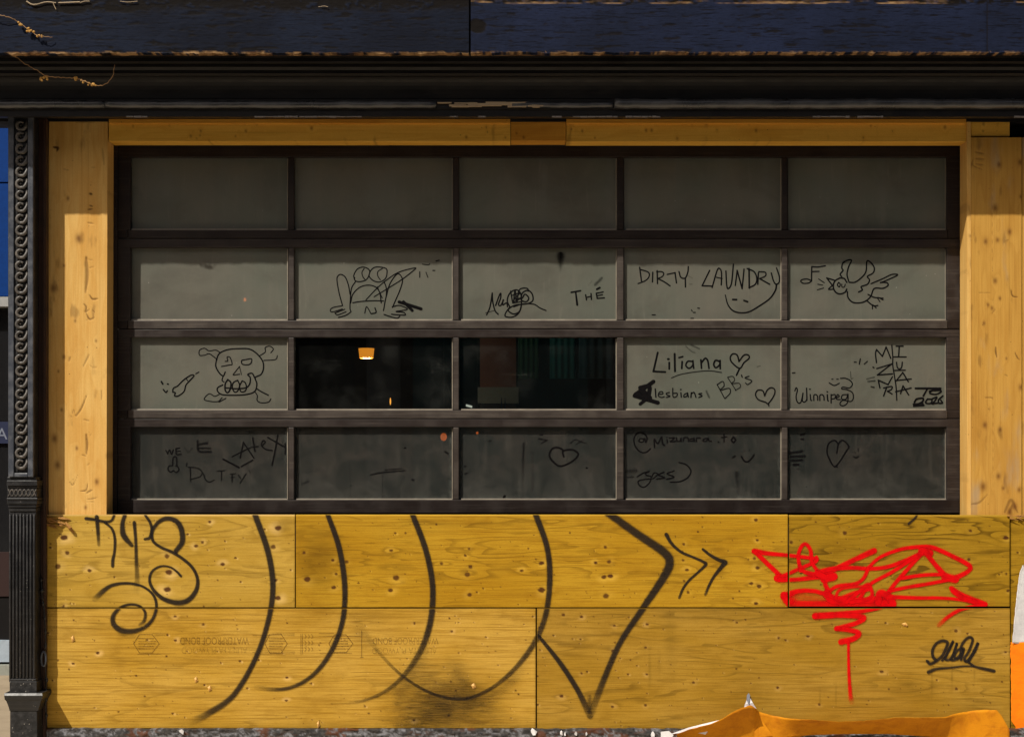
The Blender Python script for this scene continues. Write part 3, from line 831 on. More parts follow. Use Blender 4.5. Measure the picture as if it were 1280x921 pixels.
yB = -.088
s = MB(); stack(s, [(9, 45, 596, 600, yB - .014), (8.2, 46.5, 600.2, 607, yB - .024), (8.6, 46.2, 607.2, 609.5, yB - .017), (8.8, 46, 609.7, 622, yB - .012), (8.2, 46.8, 622.2, 625, yB - .022), (8.8, 46.4, 625.2, 630, yB - .018), (10, 45.5, 630.2, 634, yB - .012), (11, 45, 634.2, 639, yB - .006)])
mid = s.build('mid_moulding', M['iron'], PL, bevel=.0025)
s = MB()
for k in range(7):
    a = 10 + k * 5.1
    for sg in (1, -1):
        pts = [(a + t * 5.1, 615.8 + sg * 4.2 * math.sin(math.pi * (t + .5)), 0) for t in np.linspace(0, 1, 7)]
        s.tube([P(min(x, 45.6), y, yB - .0125) for x, y, _ in pts], S(.75), 5)
s.build('lattice_band', M['ornament'], mid, smooth=True)
s = MB(); s.box(11.2, 45.2, 639, 852, yB, 0.1); s.build('lower_shaft', M['iron'], PL, bevel=.002)
s = MB()
for k in range(8):
    a = 12.8 + k * 4.3
    s.tube([P(a, 641.5 + .0, yB), P(a, 644, yB - .003), P(a, 846, yB - .003), P(a, 848.5, yB)], [S(.5), S(1.35), S(1.35), S(.5)], 8)
s.build('flute', M['iron'], PL, smooth=True)
s = MB(); stack(s, [(12.5, 45, 848, 851, yB - .008), (11.8, 46, 851.2, 866, yB - .013)]); s.build('base_block', M['plinth'], PL, bevel=.003)
s = MB()
pr = [(5.5, 52.6, 866, -.128), (5.2, 53.2, 869, -.134), (5.8, 52.4, 873.5, -.128), (8, 51, 876, -.122), (9.6, 50, 880, -.118), (11, 48.5, 884, -.113), (12, 47.6, 888, -.108)]
for i in range(len(pr) - 1):
    a0, a1, q0, yy0 = pr[i]; b0, b1, q1, yy1 = pr[i + 1]
    T = [(X(a0, yy0), yy0, Z(q0, yy0)), (X(a1, yy0), yy0, Z(q0, yy0)), (X(a1, yy0), .1, Z(q0, yy0)), (X(a0, yy0), .1, Z(q0, yy0))]
    B = [(X(b0, yy1), yy1, Z(q1, yy1)), (X(b1, yy1), yy1, Z(q1, yy1)), (X(b1, yy1), .1, Z(q1, yy1)), (X(b0, yy1), .1, Z(q1, yy1))]
    n = len(s.v); s.v += T + B
    for k in range(4): s.f.append((n + k, n + (k + 1) % 4, n + 4 + (k + 1) % 4, n + 4 + k))
    if i == 0: s.f.append((n, n + 1, n + 2, n + 3))
    if i == len(pr) - 2: s.f.append((n + 7, n + 6, n + 5, n + 4))
s.build('plinth_cap', M['iron'], PL)
s = MB(); s.boxw(X(12.4, -.105), X(46.5, -.105), -.105, .1, 0.0, Z(887.6, -.105)); s.build('plinth', M['plinth'], PL, bevel=.003)

# thin iron rod with knobs
rod = empty('iron_rod', P(55, 905, -.035), 'thin black iron rod with knobs and an oval eye beside the lower pilaster', 'iron rod')
s = MB(); s.tube([P(51.5, 722, -.034), P(52.6, 745, -.034), P(55, 758, -.034), P(57, 790, -.034), P(56.6, 830, -.034), P(57.5, 850, -.034), P(57, 880, -.034), P(58, 906, -.034)], S(.9), 6); s.build('rod', M['iron'], rod, smooth=True)
for (x, y, r_, h) in [(51.6, 724, 1.8, 2.5), (52.4, 737, 3.2, 3.6), (53.8, 753, 2.6, 3.6), (56, 771, 1.9, 4), (57, 788, 1.6, 4), (57, 805, 1.9, 6), (58, 848, 2.6, 4.5), (57.5, 862, 2, 5), (57.6, 872, 2.4, 4), (57.8, 892, 2.2, 4)]:
    s = MB(); s.lathe(X(x, -.034), -.034, [(S(.4), Z(y - h)), (S(r_ * .7), Z(y - h * .5)), (S(r_), Z(y)), (S(r_ * .7), Z(y + h * .5)), (S(.4), Z(y + h))], 8)
    s.build('knob', M['iron'], rod, smooth=True)
s = MB(); s.tube([P(54.5 + 2.9 * math.cos(a), 823 + 9 * math.sin(a), -.045) for a in np.linspace(0, 2 * math.pi, 20)[:-1]], S(1.5), 7, True); s.build('oval_eye', M['edge_iron'], rod, smooth=True)

# ================================================================== PLYWOOD
KN = {
 1: [(347.6, 659.8, 4), (341.5, 683.3, 3.5), (262, 652, 2), (245, 682, 2.5), (253, 677.6, 2), (278, 705, 2.5), (208.6, 695, 3.5), (211, 715, 4), (209, 736.5, 4), (112, 713, 2.5), (80, 671.6, 4), (84, 690.7, 3), (72, 707.6, 4), (347, 747, 3.5), (344.5, 725, 2.5), (272, 725, 1.5), (79.4, 757, 2), (254.7, 757.4, 1.6), (120, 690, 1.2), (281, 676, 1.2), (217, 652, 1.6)],
 2: [(384, 723.7, 4), (417, 734, 3), (380, 690.7, 2.5), (416, 700, 2), (420, 717, 1.8), (433.4, 702, 3), (489, 687.7, 2.3), (494.7, 722, 4), (488, 737.5, 3), (552, 704, 2.5), (581.5, 694, 2), (586.5, 685.7, 2), (588, 708, 3), (584, 717.7, 4), (587, 743, 3), (494, 666, 1.6), (506.8, 666, 1.6), (677, 703.5, 3), (677, 737, 4), (670, 698.5, 1.5), (652, 713, 2), (756.8, 683.7, 2.5), (744.6, 703, 2), (761.5, 702, 3), (755, 720.7, 3), (763, 719.7, 3), (757.4, 744.6, 4), (945, 649.7, 2.5), (946.6, 675, 1.8), (943, 697.8, 2.5), (947, 709.6, 2.5), (939, 729, 2.5), (949, 732.5, 3), (945, 754, 2.5), (854, 700, 2), (859, 712, 2.2), (854.7, 680, 2), (860, 740, 2.5), (855, 726, 2), (878, 646, 1.2)],
 3: [(989, 677.6, 2.5), (1056, 666, 2.8), (1057, 708, 2), (1213, 663, 2.5), (1257.5, 672, 3), (1211, 699, 2.5), (1126, 708, 2), (1105, 720.7, 2), (1258, 717, 2), (1260, 738, 2), (1098, 654, 1.3)],
 4: [(254, 780, 2), (218.7, 770, 1.8), (219.4, 800, 2), (122, 815.6, 2), (181, 870, 1.5), (216, 891, 1.6), (148, 889, 1.5), (358.7, 846.5, 2), (358, 875, 1.8), (170, 844, 1.4), (72.7, 825, 1.6), (91.5, 829, 1.8), (518, 778.6, 2), (562, 772.5, 1.5), (564.6, 789, 1.8), (517.5, 899.7, 1.8), (561, 893.6, 1.5), (461, 891, 1.4), (563.6, 851.6, 1.6), (666, 770, 1.3), (300, 826, 1.6), (208, 820, 1.6), (92, 775, 1.5), (118, 800, 1.2), (118, 884, 1.2), (276, 828, 1.2)],
 5: [(704, 768, 2.5), (727, 770.5, 2), (768, 781.6, 1.8), (809, 780, 2), (725.5, 798.7, 1.8), (765.5, 813, 1.8), (807, 809, 2), (702, 869.7, 2.5), (727, 841, 1.8), (808.6, 842.5, 1.8), (765.5, 883, 2), (807, 881, 2), (1195, 788, 2.5), (1010, 795, 2), (973.5, 797, 1.8), (1102, 839, 2.5), (1195.6, 860.7, 2.2), (921, 778, 1.8), (972, 859, 2), (867, 852.6, 2), (1024, 880, 2), (920.7, 835.5, 1.5), (1110.8, 860.7, 1.5), (1107, 778, 1.4), (1257, 814.6, 1.8), (674, 784, 1.5), (675, 812, 1.4), (672, 845, 1.6), (672, 880, 1.5)],
 6: [(1272, 690, 1.5), (1300, 730, 3)],
}


def ply_fn(n, seed, rect, stains=()):
    kn = list(KN[n])
    rnd = random.Random(seed)
    for _ in range(int((rect[1] - rect[0]) * (rect[3] - rect[2]) / 520)):
        kn.append((rnd.uniform(rect[0] + 3, rect[1] - 3), rnd.uniform(rect[2] + 3, rect[3] - 3), rnd.uniform(.45, .95) if rnd.random() < .85 else rnd.uniform(1.0, 1.5)))

    def fn(PX, PY):
        z = np.zeros_like(PX); warp = z.copy(); knot = z.copy(); halo = z.copy(); stain = z.copy(); dy = z.copy()
        for (x, y, r_) in kn:
            an = (x * 7.3 + y * 3.1) % 1.0
            ex = 1.0 + 0.5 * an
            win = (np.abs(PX - x) < r_ * 14) & (np.abs(PY - y) < r_ * 10)
            if not win.any(): continue
            dx = (PX[win] - x) / ex; dz = PY[win] - y
            d = np.hypot(dx, dz) / r_
            d = d * (0.85 + 0.3 * vnoise(np.arctan2(dz, dx) * 1.6 + x, dx * 0 + y, 3))
            knot[win] = np.maximum(knot[win], sstep(0.98, 0.6, d) * (0.95 if r_ > 1.2 else 0.85) * (0.85 + .15 * an))
            if r_ <= 1.6 and an > .55:
                hx = np.hypot(PX[win] - x - r_ * 1.5, PY[win] - y - r_ * .7) / r_
                halo[win] = np.maximum(halo[win], sstep(1.4, .5, hx) * .8)  # highlight beside small specks, painted as a pale spot at lower right
            if r_ > 1.6:
                halo[win] = np.maximum(halo[win], sstep(3.2, .9, d) * (.15 + .85 * an) * (.5 + .5 * np.tanh((dx * math.cos(an * 40) + dz * math.sin(an * 40)) / r_)))
                warp[win] += np.exp(-(np.hypot((PX[win] - x) / 2.6, PY[win] - y) / (2.2 * r_)) ** 2) * (1 if r_ > 2 else .5)
                dy[win] += sstep(1.6, .6, d) * .0009
        for (x, y, rx, ry, a) in stains:
            d = ((PX - x) / rx) ** 2 + ((PY - y) / ry) ** 2
            stain = np.maximum(stain, a * np.exp(-d * 1.2) * (.55 + .9 * fbm(PX / 18, PY / 7, seed, 3)))
        em = np.minimum(np.minimum(PX - rect[0], rect[1] - PX), np.minimum(PY - rect[2], rect[3] - PY))
        em = np.minimum(em, 50); em2 = PY - rect[2]
        halo = np.maximum(halo, 1.6 * sstep(2.4, .8, em2) * (.4 + .6 * fbm(PX / 30, PY, seed + 8, 3)) * (rect[2] < 700))
        em = np.where((rect[2] < 700) & (em2 < 3), 9, em)
        stain = np.maximum(stain, .3 * sstep(2.0, .2, em + 1.5 * (fbm(PX / 9, PY / 9, seed + 2, 3) - .5)))
        return dy, {'warp': warp, 'knot': np.clip(knot, 0, 1), 'halo': halo, 'stain': np.clip(stain, 0, 1)}
    return fn


PLY = {}
defs = [(1, (50, 368.4, 643, 758.6), 'straw_ply', 0.0, 'pale straw plywood sheet, upper left of the boarding, with a looping black tag', ()),
        (2, (369.8, 984.6, 643, 758.6), 'amber_ply', -.0006, 'amber plywood sheet in the upper middle of the boarding, crossed by black arcs and chevrons', [(396, 702, 30, 40, .75), (378, 690, 10, 46, .35), (560, 655, 90, 5, .3), (840, 705, 20, 50, .2)]),
        (3, (986.4, 1262, 643.5, 757.6), 'olive_ply', .0004, 'olive brown plywood sheet at the upper right carrying most of the red scrawl', [(1100, 690, 160, 12, .10)]),
        (4, (50, 669.4, 760.2, 909.5), 'tan_ply', .0008, 'tan plywood sheet at the lower left with upside down mill stamps', [(580, 868, 60, 26, .30), (450, 768, 60, 10, .25)]),
        (5, (671.2, 1262.4, 760, 911), 'brown_ply', .0006, 'brownish plywood sheet at the lower right below the red scrawl', [(920, 768, 150, 9, .35), (820, 840, 20, 30, .12), (1130, 862, 30, 8, .3), (950, 850, 40, 30, .14), (812, 840, 2.2, 26, .5), (824, 832, 3, 22, .3), (838, 800, 9, 60, .22), (1165, 850, 1.2, 18, .5), (1190, 845, 1.2, 14, .5), (1218, 840, 1.0, 16, .4), (1135, 855, 14, 4, .55), (1140, 861, 12, 3, .5), (1045, 868, 1.0, 14, .5), (1025, 872, 1.0, 12, .5), (990, 800, 30, 3, .4), (1130, 794, 24, 1.6, .6)]),
        (6, (1263.6, 1420, 646, 911), 'olive_ply', .006, 'narrow greenish plywood strip at the far right edge behind the orange and white poster', ())]
for n, rc, mt, yy, lab, st in defs:
    PLY[n] = grid_panel('plywood_sheet', rc[0], rc[1], rc[2], rc[3], yy, 0.0145 - yy, M[mt], None, 1.15, ply_fn(n, 100 + n, rc, st))
    tag(PLY[n], lab, 'plywood sheet', 'plywood sheets boarding the storefront')

# torn splinters at the upper left corner of the boarding
s = MB()
for i in range(26):
    x = 52 + random.random() * 26; y = 645 + random.random() * 12; L = 6 + random.random() * 14; an = random.uniform(-.5, .25); w = .5 + random.random() * 1.1
    dx, dz = math.cos(an) * L, -math.sin(an) * L
    a = P(x, y, -.002 - random.random() * .003); b = P(x + dx * .8, y + dz * .8, -.003 - random.random() * .006)
    s.tube([a, tuple((Vector(a) + Vector(b)) / 2 + Vector((0, -.003, 0))), b], [S(w), S(w * .8), S(.12)], 4)
s.tube([P(82, 653, -.006), P(88, 660, -.02), P(93, 667, -.012)], [S(1.8), S(2.4), S(.2)], 5)
s.build('splinter', M['splinter'], PLY[1])
s = MB()
for i in range(12):
    x = 1258 + random.random() * 26; y = 644 + random.random() * 4; L = 5 + random.random() * 9
    s.tube([P(x, y, -.004), P(x + L, y + random.uniform(-2, 3), -.012)], [S(1.1), S(.12)], 4)
s.build('splinter', M['splinter'], PLY[3])
# small torn chips of bare veneer
for n, lst in {4: [(245, 849, 2.4, 4), (262, 860, 2.6, 4), (398, 905, 2, 5), (592, 857, 3, 4), (91, 798, 2.4, 4.5)], 5: [(1131, 780, 4, 2.6), (1133, 781, 2, 2)]}.items():
    for (x, y, w, h) in lst:
        s = MB(); s.add([P(x - w, y - h * .3, -.004), P(x + w * .2, y - h, -.001), P(x + w, y + h * .4, -.0035), P(x - w * .3, y + h, -.001), P(x, y, -.009)], [(0, 4, 1), (1, 4, 2), (2, 4, 3), (3, 4, 0)])
        s.build('veneer_chip', M['chip_wood'], PLY[n])

# ---------------------------------------------------------------- spray paint
INKS = []
def newink(name, mat):
    global black
    black = Ink(-.0022 - .00002 * len(INKS)); INKS.append((name, mat, black))
newink('looping_tag', 'blk_spray')
T1 = (5.756, 100, 640)
B = lambda pts, w, a=1.0, soft=True, tr=None, **k: black.stroke(pts, ([q * .9 for q in w] if isinstance(w, list) else w * .9) if soft is True else w, a, soft, tr=tr, **k)
B([(45, 45), (100, 52), (180, 68), (225, 60), (245, 22)], [32, 28, 26, 24, 24], .97, tr=T1)
B([(120, 35), (128, 130), (134, 232)], [38, 34, 30], [.97, .92, .5], tr=T1)
B([(180, 75), (230, 120), (250, 190), (248, 280), (236, 340), (234, 385)], [20, 24, 26, 24, 30, 30], [.9, .95, .97, .97, .97, .9], tr=T1)
B([(322, 22), (305, 80), (308, 150), (330, 190), (370, 235)], [36, 38, 52, 50, 36], [.97, .97, .97, .95, .75], tr=T1)
B([(470, 22), (502, 70), (515, 120), (502, 180), (468, 192)], [24, 26, 26, 30, 26], [.97, .97, .97, .95, .8], tr=T1)
B([(390, 75), (400, 200), (405, 350), (410, 490), (398, 620)], [32, 28, 34, 50, 75], [.97, .9, .75, .45, .05], tr=T1)
B([(690, 278), (735, 210), (728, 120), (690, 62), (620, 45), (560, 75), (520, 135), (525, 205), (580, 250), (660, 285), (740, 335), (810, 400), (845, 480), (835, 560), (780, 630), (700, 650), (600, 622), (530, 560), (500, 490), (518, 425), (580, 388), (650, 395), (700, 430), (725, 458)],
  [44, 50, 50, 44, 40, 36, 30, 26, 26, 28, 28, 28, 30, 40, 48, 48, 40, 30, 26, 22, 20, 18, 20, 22], .97, tr=T1)
B([(110, 620), (160, 570), (230, 525), (330, 510), (430, 525), (500, 565), (540, 620), (548, 690), (520, 770), (460, 828), (370, 855), (290, 845), (240, 800), (240, 740), (290, 685), (360, 662), (430, 675), (468, 720), (460, 780), (430, 805)],
  [60, 46, 32, 26, 22, 22, 26, 26, 30, 38, 48, 56, 48, 40, 26, 22, 22, 26, 30, 28], [.35, .8, .95, .97, .97, .97, .97, .97, .95, .9, .85, .8, .85, .9, .95, .97, .97, .9, .75, .5], tr=T1)
B([(235, 830), (300, 880), (390, 885), (480, 850)], 50, [.2, .35, .3, .05], 'mist', tr=T1)
# arcs
newink('arc', 'blk_spray')
B([(318, 641), (335, 690), (341, 735), (334, 780), (318, 825), (292, 868), (262, 890), (232, 905)], [9.5, 9.5, 9, 8, 8, 9, 11, 15], [.9, .93, .95, .95, .92, .85, .7, .1])
newink('arc', 'blk_spray')
B([(409, 641), (424, 685), (431, 735), (427, 780), (410, 820), (385, 848), (352, 861), (310, 857)], [8, 9, 9, 8, 8, 7, 6, 10], [.95, .95, .93, .92, .85, .8, .75, .1])
newink('arc', 'blk_spray')
B([(515, 641), (533, 690), (541, 738), (536, 785), (520, 823), (492, 856), (458, 874), (418, 880)], [9, 9.5, 9.5, 10, 10, 7, 5, 6], [.93, .93, .92, .85, .65, .6, .5, .05])
B([(517, 660), (541, 738), (530, 800)], 26, .12, 'mist')
B([(530, 800), (515, 838), (490, 865), (455, 880)], 22, [.1, .35, .3, .05], 'mist')
newink('arc', 'blk_spray')
B([(669, 641), (684, 685), (687, 730), (680, 775), (660, 815), (625, 852), (585, 872), (545, 868), (508, 848), (478, 820), (452, 785), (436, 755)], [9.5, 9, 9.5, 9, 9, 7, 5, 5, 5, 6, 12, 16], [.93, .92, .9, .75, .7, .65, .72, .72, .6, .4, .2, .03])
B([(672, 660), (687, 730), (676, 790)], 26, .12, 'mist')
B([(670, 800), (640, 848), (600, 876), (560, 880)], 24, [.1, .32, .35, .1], 'mist')
B([(520, 912), (550, 880), (585, 872), (630, 905)], 62, [.36, .58, .5, .15], 'mist')
B([(500, 905), (560, 895), (620, 908)], 66, [.2, .46, .28], 'mist')
B([(508, 910), (516, 875), (540, 845), (562, 826)], 60, [.36, .42, .38, .08], 'mist')
B([(545, 826), (570, 836), (582, 868)], 40, [.08, .38, .32], 'mist')
B([(440, 885), (500, 880), (600, 890), (655, 870)], 50, [.04, .16, .16, .03], 'mist')
B([(610, 880), (645, 850), (665, 815)], 26, [.25, .2, .05], 'mist')
B([(500, 870), (530, 820), (538, 790)], 26, [.3, .25, .05], 'mist')
B([(430, 765), (452, 795), (476, 825)], 34, [.1, .3, .15], 'mist')
newink('big_chevron', 'blk_spray')
B([(760, 641), (798, 668), (830, 690), (837, 703), (829, 722), (800, 765), (775, 803), (755, 848), (738, 893)], [12, 13, 14, 14, 13, 10, 9, 10, 13], [.88, .88, .92, .95, .93, .9, .88, .8, .35])
B([(673, 794), (700, 828), (722, 862), (737, 893)], [5, 8, 8.5, 12], [.95, .93, .9, .5])
B([(737, 872), (737, 885), (738, 899)], [9, 10, 9], [.5, .6, .05], 'mist')
T2 = (7.675, 820, 640)
newink('small_chevron', 'blk_spray')
B([(100, 215), (150, 300), (240, 380), (360, 432), (455, 475), (478, 500), (420, 560), (320, 650), (260, 730), (225, 815)], [48, 38, 34, 30, 36, 40, 32, 30, 32, 36], [.98, .98, .98, .97, .98, .98, .97, .97, .95, .7], tr=T2)
newink('small_chevron', 'blk_spray')
B([(450, 355), (520, 410), (600, 455), (665, 480), (640, 510), (560, 610), (510, 700), (475, 785)], [30, 36, 44, 58, 54, 36, 34, 38], [.98, .98, .98, .98, .98, .97, .95, .6], tr=T2)
newink('paint_tick', 'blk_spray')
B([(1146.5, 643), (1143, 648), (1136, 654)], [3, 3.5, 4], [.97, .97, .9])
newink('underlined_tag', 'blk_spray')
T3 = (10.667, 1140, 780)
B([(205, 490), (240, 525), (310, 495), (400, 420), (455, 310), (472, 240), (405, 218), (325, 255), (275, 340), (280, 430), (318, 475)], 52, .98, tr=T3)
B([(405, 478), (470, 390), (550, 225), (510, 290), (445, 460), (530, 440), (600, 245), (560, 370), (520, 465), (580, 465), (640, 400), (690, 322), (620, 335), (565, 420), (600, 460), (650, 420), (690, 330), (655, 470)], 42, .98, tr=T3)
B([(660, 440), (650, 320), (690, 230), (760, 172), (808, 205), (760, 350), (700, 450), (725, 492), (800, 400), (880, 245), (840, 350), (765, 478)], 48, .98, tr=T3)
B([(735, 490), (790, 530), (850, 565), (960, 590), (1090, 620)], [42, 40, 42, 54, 58], .98, tr=T3)
B([(225, 632), (330, 592), (500, 577), (700, 556), (830, 562)], [70, 48, 36, 30, 28], [.85, .9, .92, .95, .95], tr=T3)
B([(540, 590), (650, 620), (800, 690)], 34, [.4, .3, .02], 'mist', tr=T3)

newink('red_scrawl', 'red_spray'); red = black
T4 = (3.879, 920, 665)
R = lambda pts, w=22, a=.97, soft=True, **k: red.stroke(pts, [q * 1.06 for q in w] if isinstance(w, list) else w * 1.06, a, soft, tr=T4, **k)
R([(90, 92), (160, 103), (260, 112), (392, 128)], [30, 24, 20, 20])
R([(90, 92), (150, 150), (222, 218)], 25)
R([(205, 222), (235, 222)], 44)
R([(220, 215), (300, 180), (385, 142), (390, 122)], 20)
R([(312, 185), (302, 115), (318, 68), (340, 58), (362, 90), (368, 145), (398, 190)], 20)
R([(210, 230), (300, 228), (400, 215), (475, 215)], [24, 22, 30, 36])
R([(668, 90), (580, 130), (470, 182), (400, 205), (330, 190), (308, 160)], [32, 28, 28, 30, 22, 20])
R([(400, 195), (460, 178), (560, 172), (640, 176), (720, 170), (800, 145), (905, 100)], [30, 24, 22, 22, 22, 22, 24])
R([(640, 172), (700, 120), (800, 82), (900, 70), (960, 76), (1050, 116), (1132, 162), (1120, 192), (1060, 220), (1020, 225)], [18, 18, 20, 22, 24, 24, 26, 24, 28, 30])
R([(905, 92), (935, 100)], 44)
R([(920, 95), (960, 150), (1025, 222)], [30, 26, 30]); R([(1015, 215), (1060, 228)], 42)
R([(900, 100), (830, 180), (760, 262), (715, 335)], [26, 22, 22, 30])
R([(890, 105), (760, 190), (650, 252), (600, 320)], [24, 20, 20, 22])
R([(640, 176), (620, 220), (580, 248), (490, 262), (430, 300)], 20)
R([(1040, 228), (950, 246), (830, 266), (740, 285)], 20)
R([(1000, 203), (900, 208), (805, 222)], 20)
R([(235, 310), (300, 285), (380, 285), (450, 300), (432, 250), (440, 215)], [40, 24, 24, 26, 24, 28])
R([(262, 345), (400, 346), (560, 350), (700, 344), (750, 345)], [40, 34, 32, 36, 48], [.8, .85, .85, .85, .95])
R([(235, 308), (255, 335), (300, 310), (420, 322), (560, 338)], 44, [.85, .9, .45, .4, .45])
R([(440, 300), (470, 330), (530, 332)], 44)
R([(430, 225), (470, 215)], 44); R([(425, 215), (395, 200)], 34); R([(440, 300), (500, 320), (560, 300), (640, 275)], 26, .85); R([(500, 325), (620, 330), (690, 320)], 34)
R([(690, 335), (700, 295), (745, 315), (760, 345)], 40)
R([(540, 335), (600, 285), (640, 252), (660, 300), (630, 325), (560, 338)], 20)
R([(480, 325), (500, 280), (560, 265), (640, 262)], 18, .8)
R([(740, 312), (880, 318), (1000, 318), (1100, 328), (1205, 348)], [24, 20, 18, 18, 26])
R([(1045, 272), (1100, 308), (1205, 348)], [26, 34, 30]); R([(1052, 285), (1100, 318), (1160, 338)], 26)
R([(1208, 350), (1100, 370), (1030, 408), (985, 448)], [22, 20, 22, 26], [.97, .9, .85, .45])
R([(745, 352), (640, 378), (500, 395), (385, 405)], [18, 20, 28, 34])
R([(385, 405), (520, 402), (618, 412), (580, 440), (488, 466)], [34, 28, 30, 26, 26]); R([(488, 466), (560, 475), (596, 490), (570, 515), (512, 530)], [26, 26, 28, 30, 34])
for q in ([(260, 330), (420, 330), (600, 330), (760, 330)], [(200, 200), (330, 170), (480, 200)], [(640, 170), (900, 85), (1130, 170)], [(800, 318), (1000, 318), (1210, 348)]):
    R(q, 90, .16, 'mist')
R([(545, 530), (545, 600), (548, 700), (555, 790), (560, 818)], [16, 15, 18, 24, 32], [.97, .92, .88, .7, .3])
for n, rc, *_ in defs:
    clip = (rc[0] + .2, rc[1] - .2, rc[2] + .2, rc[3] - .2)
    for nm, mt, k_ in INKS: k_.build(nm, M[mt], PLY[n], clip)

# mill stamps, printed upside down
stp = Ink(-.0012)
def stamp_done():
    global stp
    stp.build('mill_stamp', M['stamp'], PLY[4]); stp = Ink(-.0012)

def stamp_text(txt, x0, x1, y0, y1, a):
    V, F = text_mesh(txt, 1)
    xs = [v[0] for v in V]; ys = [v[1] for v in V]; mx, Mx, my, My = min(xs), max(xs), min(ys), max(ys)
    stp.poly([(x1 - (v[0] - mx) / (Mx - mx) * (x1 - x0), y0 + (v[1] - my) / (My - my) * (y1 - y0)) for v in V], F, a)


stamp_text('WATERPROOF BOND', 225, 311, 796, 805, .46); stamp_text('ALBERTA PLYWOOD', 227, 309, 808.5, 816.5, .34)
stamp_done()
stamp_text('WATERPROOF BOND', 466, 548, 796.5, 805, .42); stamp_text('ALBERTA PLYWOOD', 465, 546, 809, 817, .32); stamp_done()
for (cx, cy, hw, hh) in [(183, 804, 16, 11.5), (345, 804, 14, 12), (426, 804, 15, 11)]:
    stp.stroke([(cx - hw, cy), (cx - hw * .55, cy - hh), (cx + hw * .45, cy - hh), (cx + hw, cy), (cx + hw * .45, cy + hh), (cx - hw * .55, cy + hh), (cx - hw, cy)], .8, .6, smooth=False)
    for k in range(-2, 3):
        x = cx - hw * .6
        while x < cx + hw * .6:
            w = random.uniform(1.5, 4); stp.stroke([(x, cy + k * 3.2), (x + w, cy + k * 3.2)], 1.1, .5); x += w + 1.2
    stamp_done()
for (a, b, c) in [(316, 368, 793.5), (316, 368, 814.5), (318, 368, 816.5), (340, 368, 791.5), (399, 417, 791), (399, 450, 794.5), (420, 440, 816), (172, 200, 817), (190, 210, 791), (193, 206, 793), (400, 418, 816)]:
    stp.stroke([(a, c), (b, c)], .9, .42)
for x in (376, 378): stp.stroke([(x, 792), (x, 817)], .8, .5)
for i in range(9):
    x = 381 + (i % 3) * 4.2; y = 795 + (i // 3) * 8
    stp.stroke([(x, y - 2.5), (x + 1.5, y), (x, y + 2.5)], 1.1, .45)
stp.stroke([(452, 788), (452, 821)], .8, .55); stp.stroke([(450, 821), (454, 821)], .8, .5)
stamp_done()
for i in range(6): stp.stroke([(136 + i * 2.6, 804), (136 + i * 2.6, 815)], .6, .25)
stamp_done()


# ================================================================== SILL AND TORN POSTERS
def sill_fn(PX, PY):
    n = fbm(PX / 10, PY / 4, 77, 4); n2 = fbm(PX / 3, PY / 2, 78, 3)
    return (n - .5) * .02 + (n2 - .5) * .006, {'peel': sstep(.50, .58, n * .6 + n2 * .4), 'rust': sstep(.55, .66, fbm(PX / 30, PY / 9, 79, 4))}


mm = NT('peeling_sill'); col = mm.mix(mm.ramp(mm.noise(mm.co, 60.0, 4.0), .4, .65), (0.025, 0.024, 0.025), (0.06, 0.055, 0.052))
col = mm.mix(mm.attr('rust'), col, (0.09, 0.035, 0.018)); col = mm.mix(mm.attr('peel'), col, mm.mix(mm.ramp(mm.noise(mm.co, 90.0, 3.0), .4, .7), (0.17, 0.17, 0.185), (0.07, 0.07, 0.075)))
mm.set(col, .7, .3); mm.bump(mm.noise(mm.co, 120.0, 3.0), .4, .003)
sl = grid_panel('sill', 58, 1420, 911.2, 966, -.03, .14, mm.m, None, 1.6, sill_fn, lambda PX, PY: (PX, PY + sstep(916, 911, PY) * 2.5 * (fbm(PX / 12, PX * 0, 5, 3) - .5)))
tag(sl, 'dark sill with peeling grey paint along the foot of the plywood', 'sill')
s = MB()
for (x, y, w, h) in [(227, 914, 3.5, 4), (667, 914, 4.2, 5), (702, 916, 2.2, 4), (706, 917, 1.6, 3), (720, 916, 2.6, 3.6), (733, 917, 1.2, 3), (816, 917, 3, 4)]:
    k_ = random.randint(5, 7); q = []
    for t in range(k_):
        a_ = 2 * math.pi * (t + random.uniform(-.3, .3)) / k_; rr = random.uniform(.55, 1.1)
        q.append((x + w * rr * math.cos(a_), y + h * rr * math.sin(a_)))
    n = len(s.v); s.v += [P(a, b, -.040 - .006 * random.random()) for a, b in q] + [P(a, b, -.031) for a, b in q]
    s.f += [tuple(range(n, n + k_))] + [(n + i, n + k_ + i, n + k_ + (i + 1) % k_, n + (i + 1) % k_) for i in range(k_)]
s.build('paper_scrap', M['white'], sl)


def sheet(name, top, bot, nx, nv, yfun, mat, parent, px0, px1, thick=.0006):
    V = []; F = []
    for j in range(nv + 1):
        v = j / nv
        for i in range(nx + 1):
            px = px0 + (px1 - px0) * i / nx
            t = np.interp(px, [a for a, _ in top], [b for _, b in top]); b = np.interp(px, [a for a, _ in bot], [c for _, c in bot])
            t += (.9 * (fbm(np.array(px / 5.), np.array(3.), 9, 3) - .5)) * (v)
            yy = yfun(px, v); py = b + (t - b) * v
            V.append((X(px, yy), yy, Z(py, yy)))
    for j in range(nv):
        for i in range(nx):
            a = j * (nx + 1) + i; F.append((a, a + 1, a + nx + 2, a + nx + 1))
    o = mk(name, V, F, mat, parent, smooth=True)
    so = o.modifiers.new('paper', 'SOLIDIFY'); so.thickness = thick; so.offset = 0
    return o


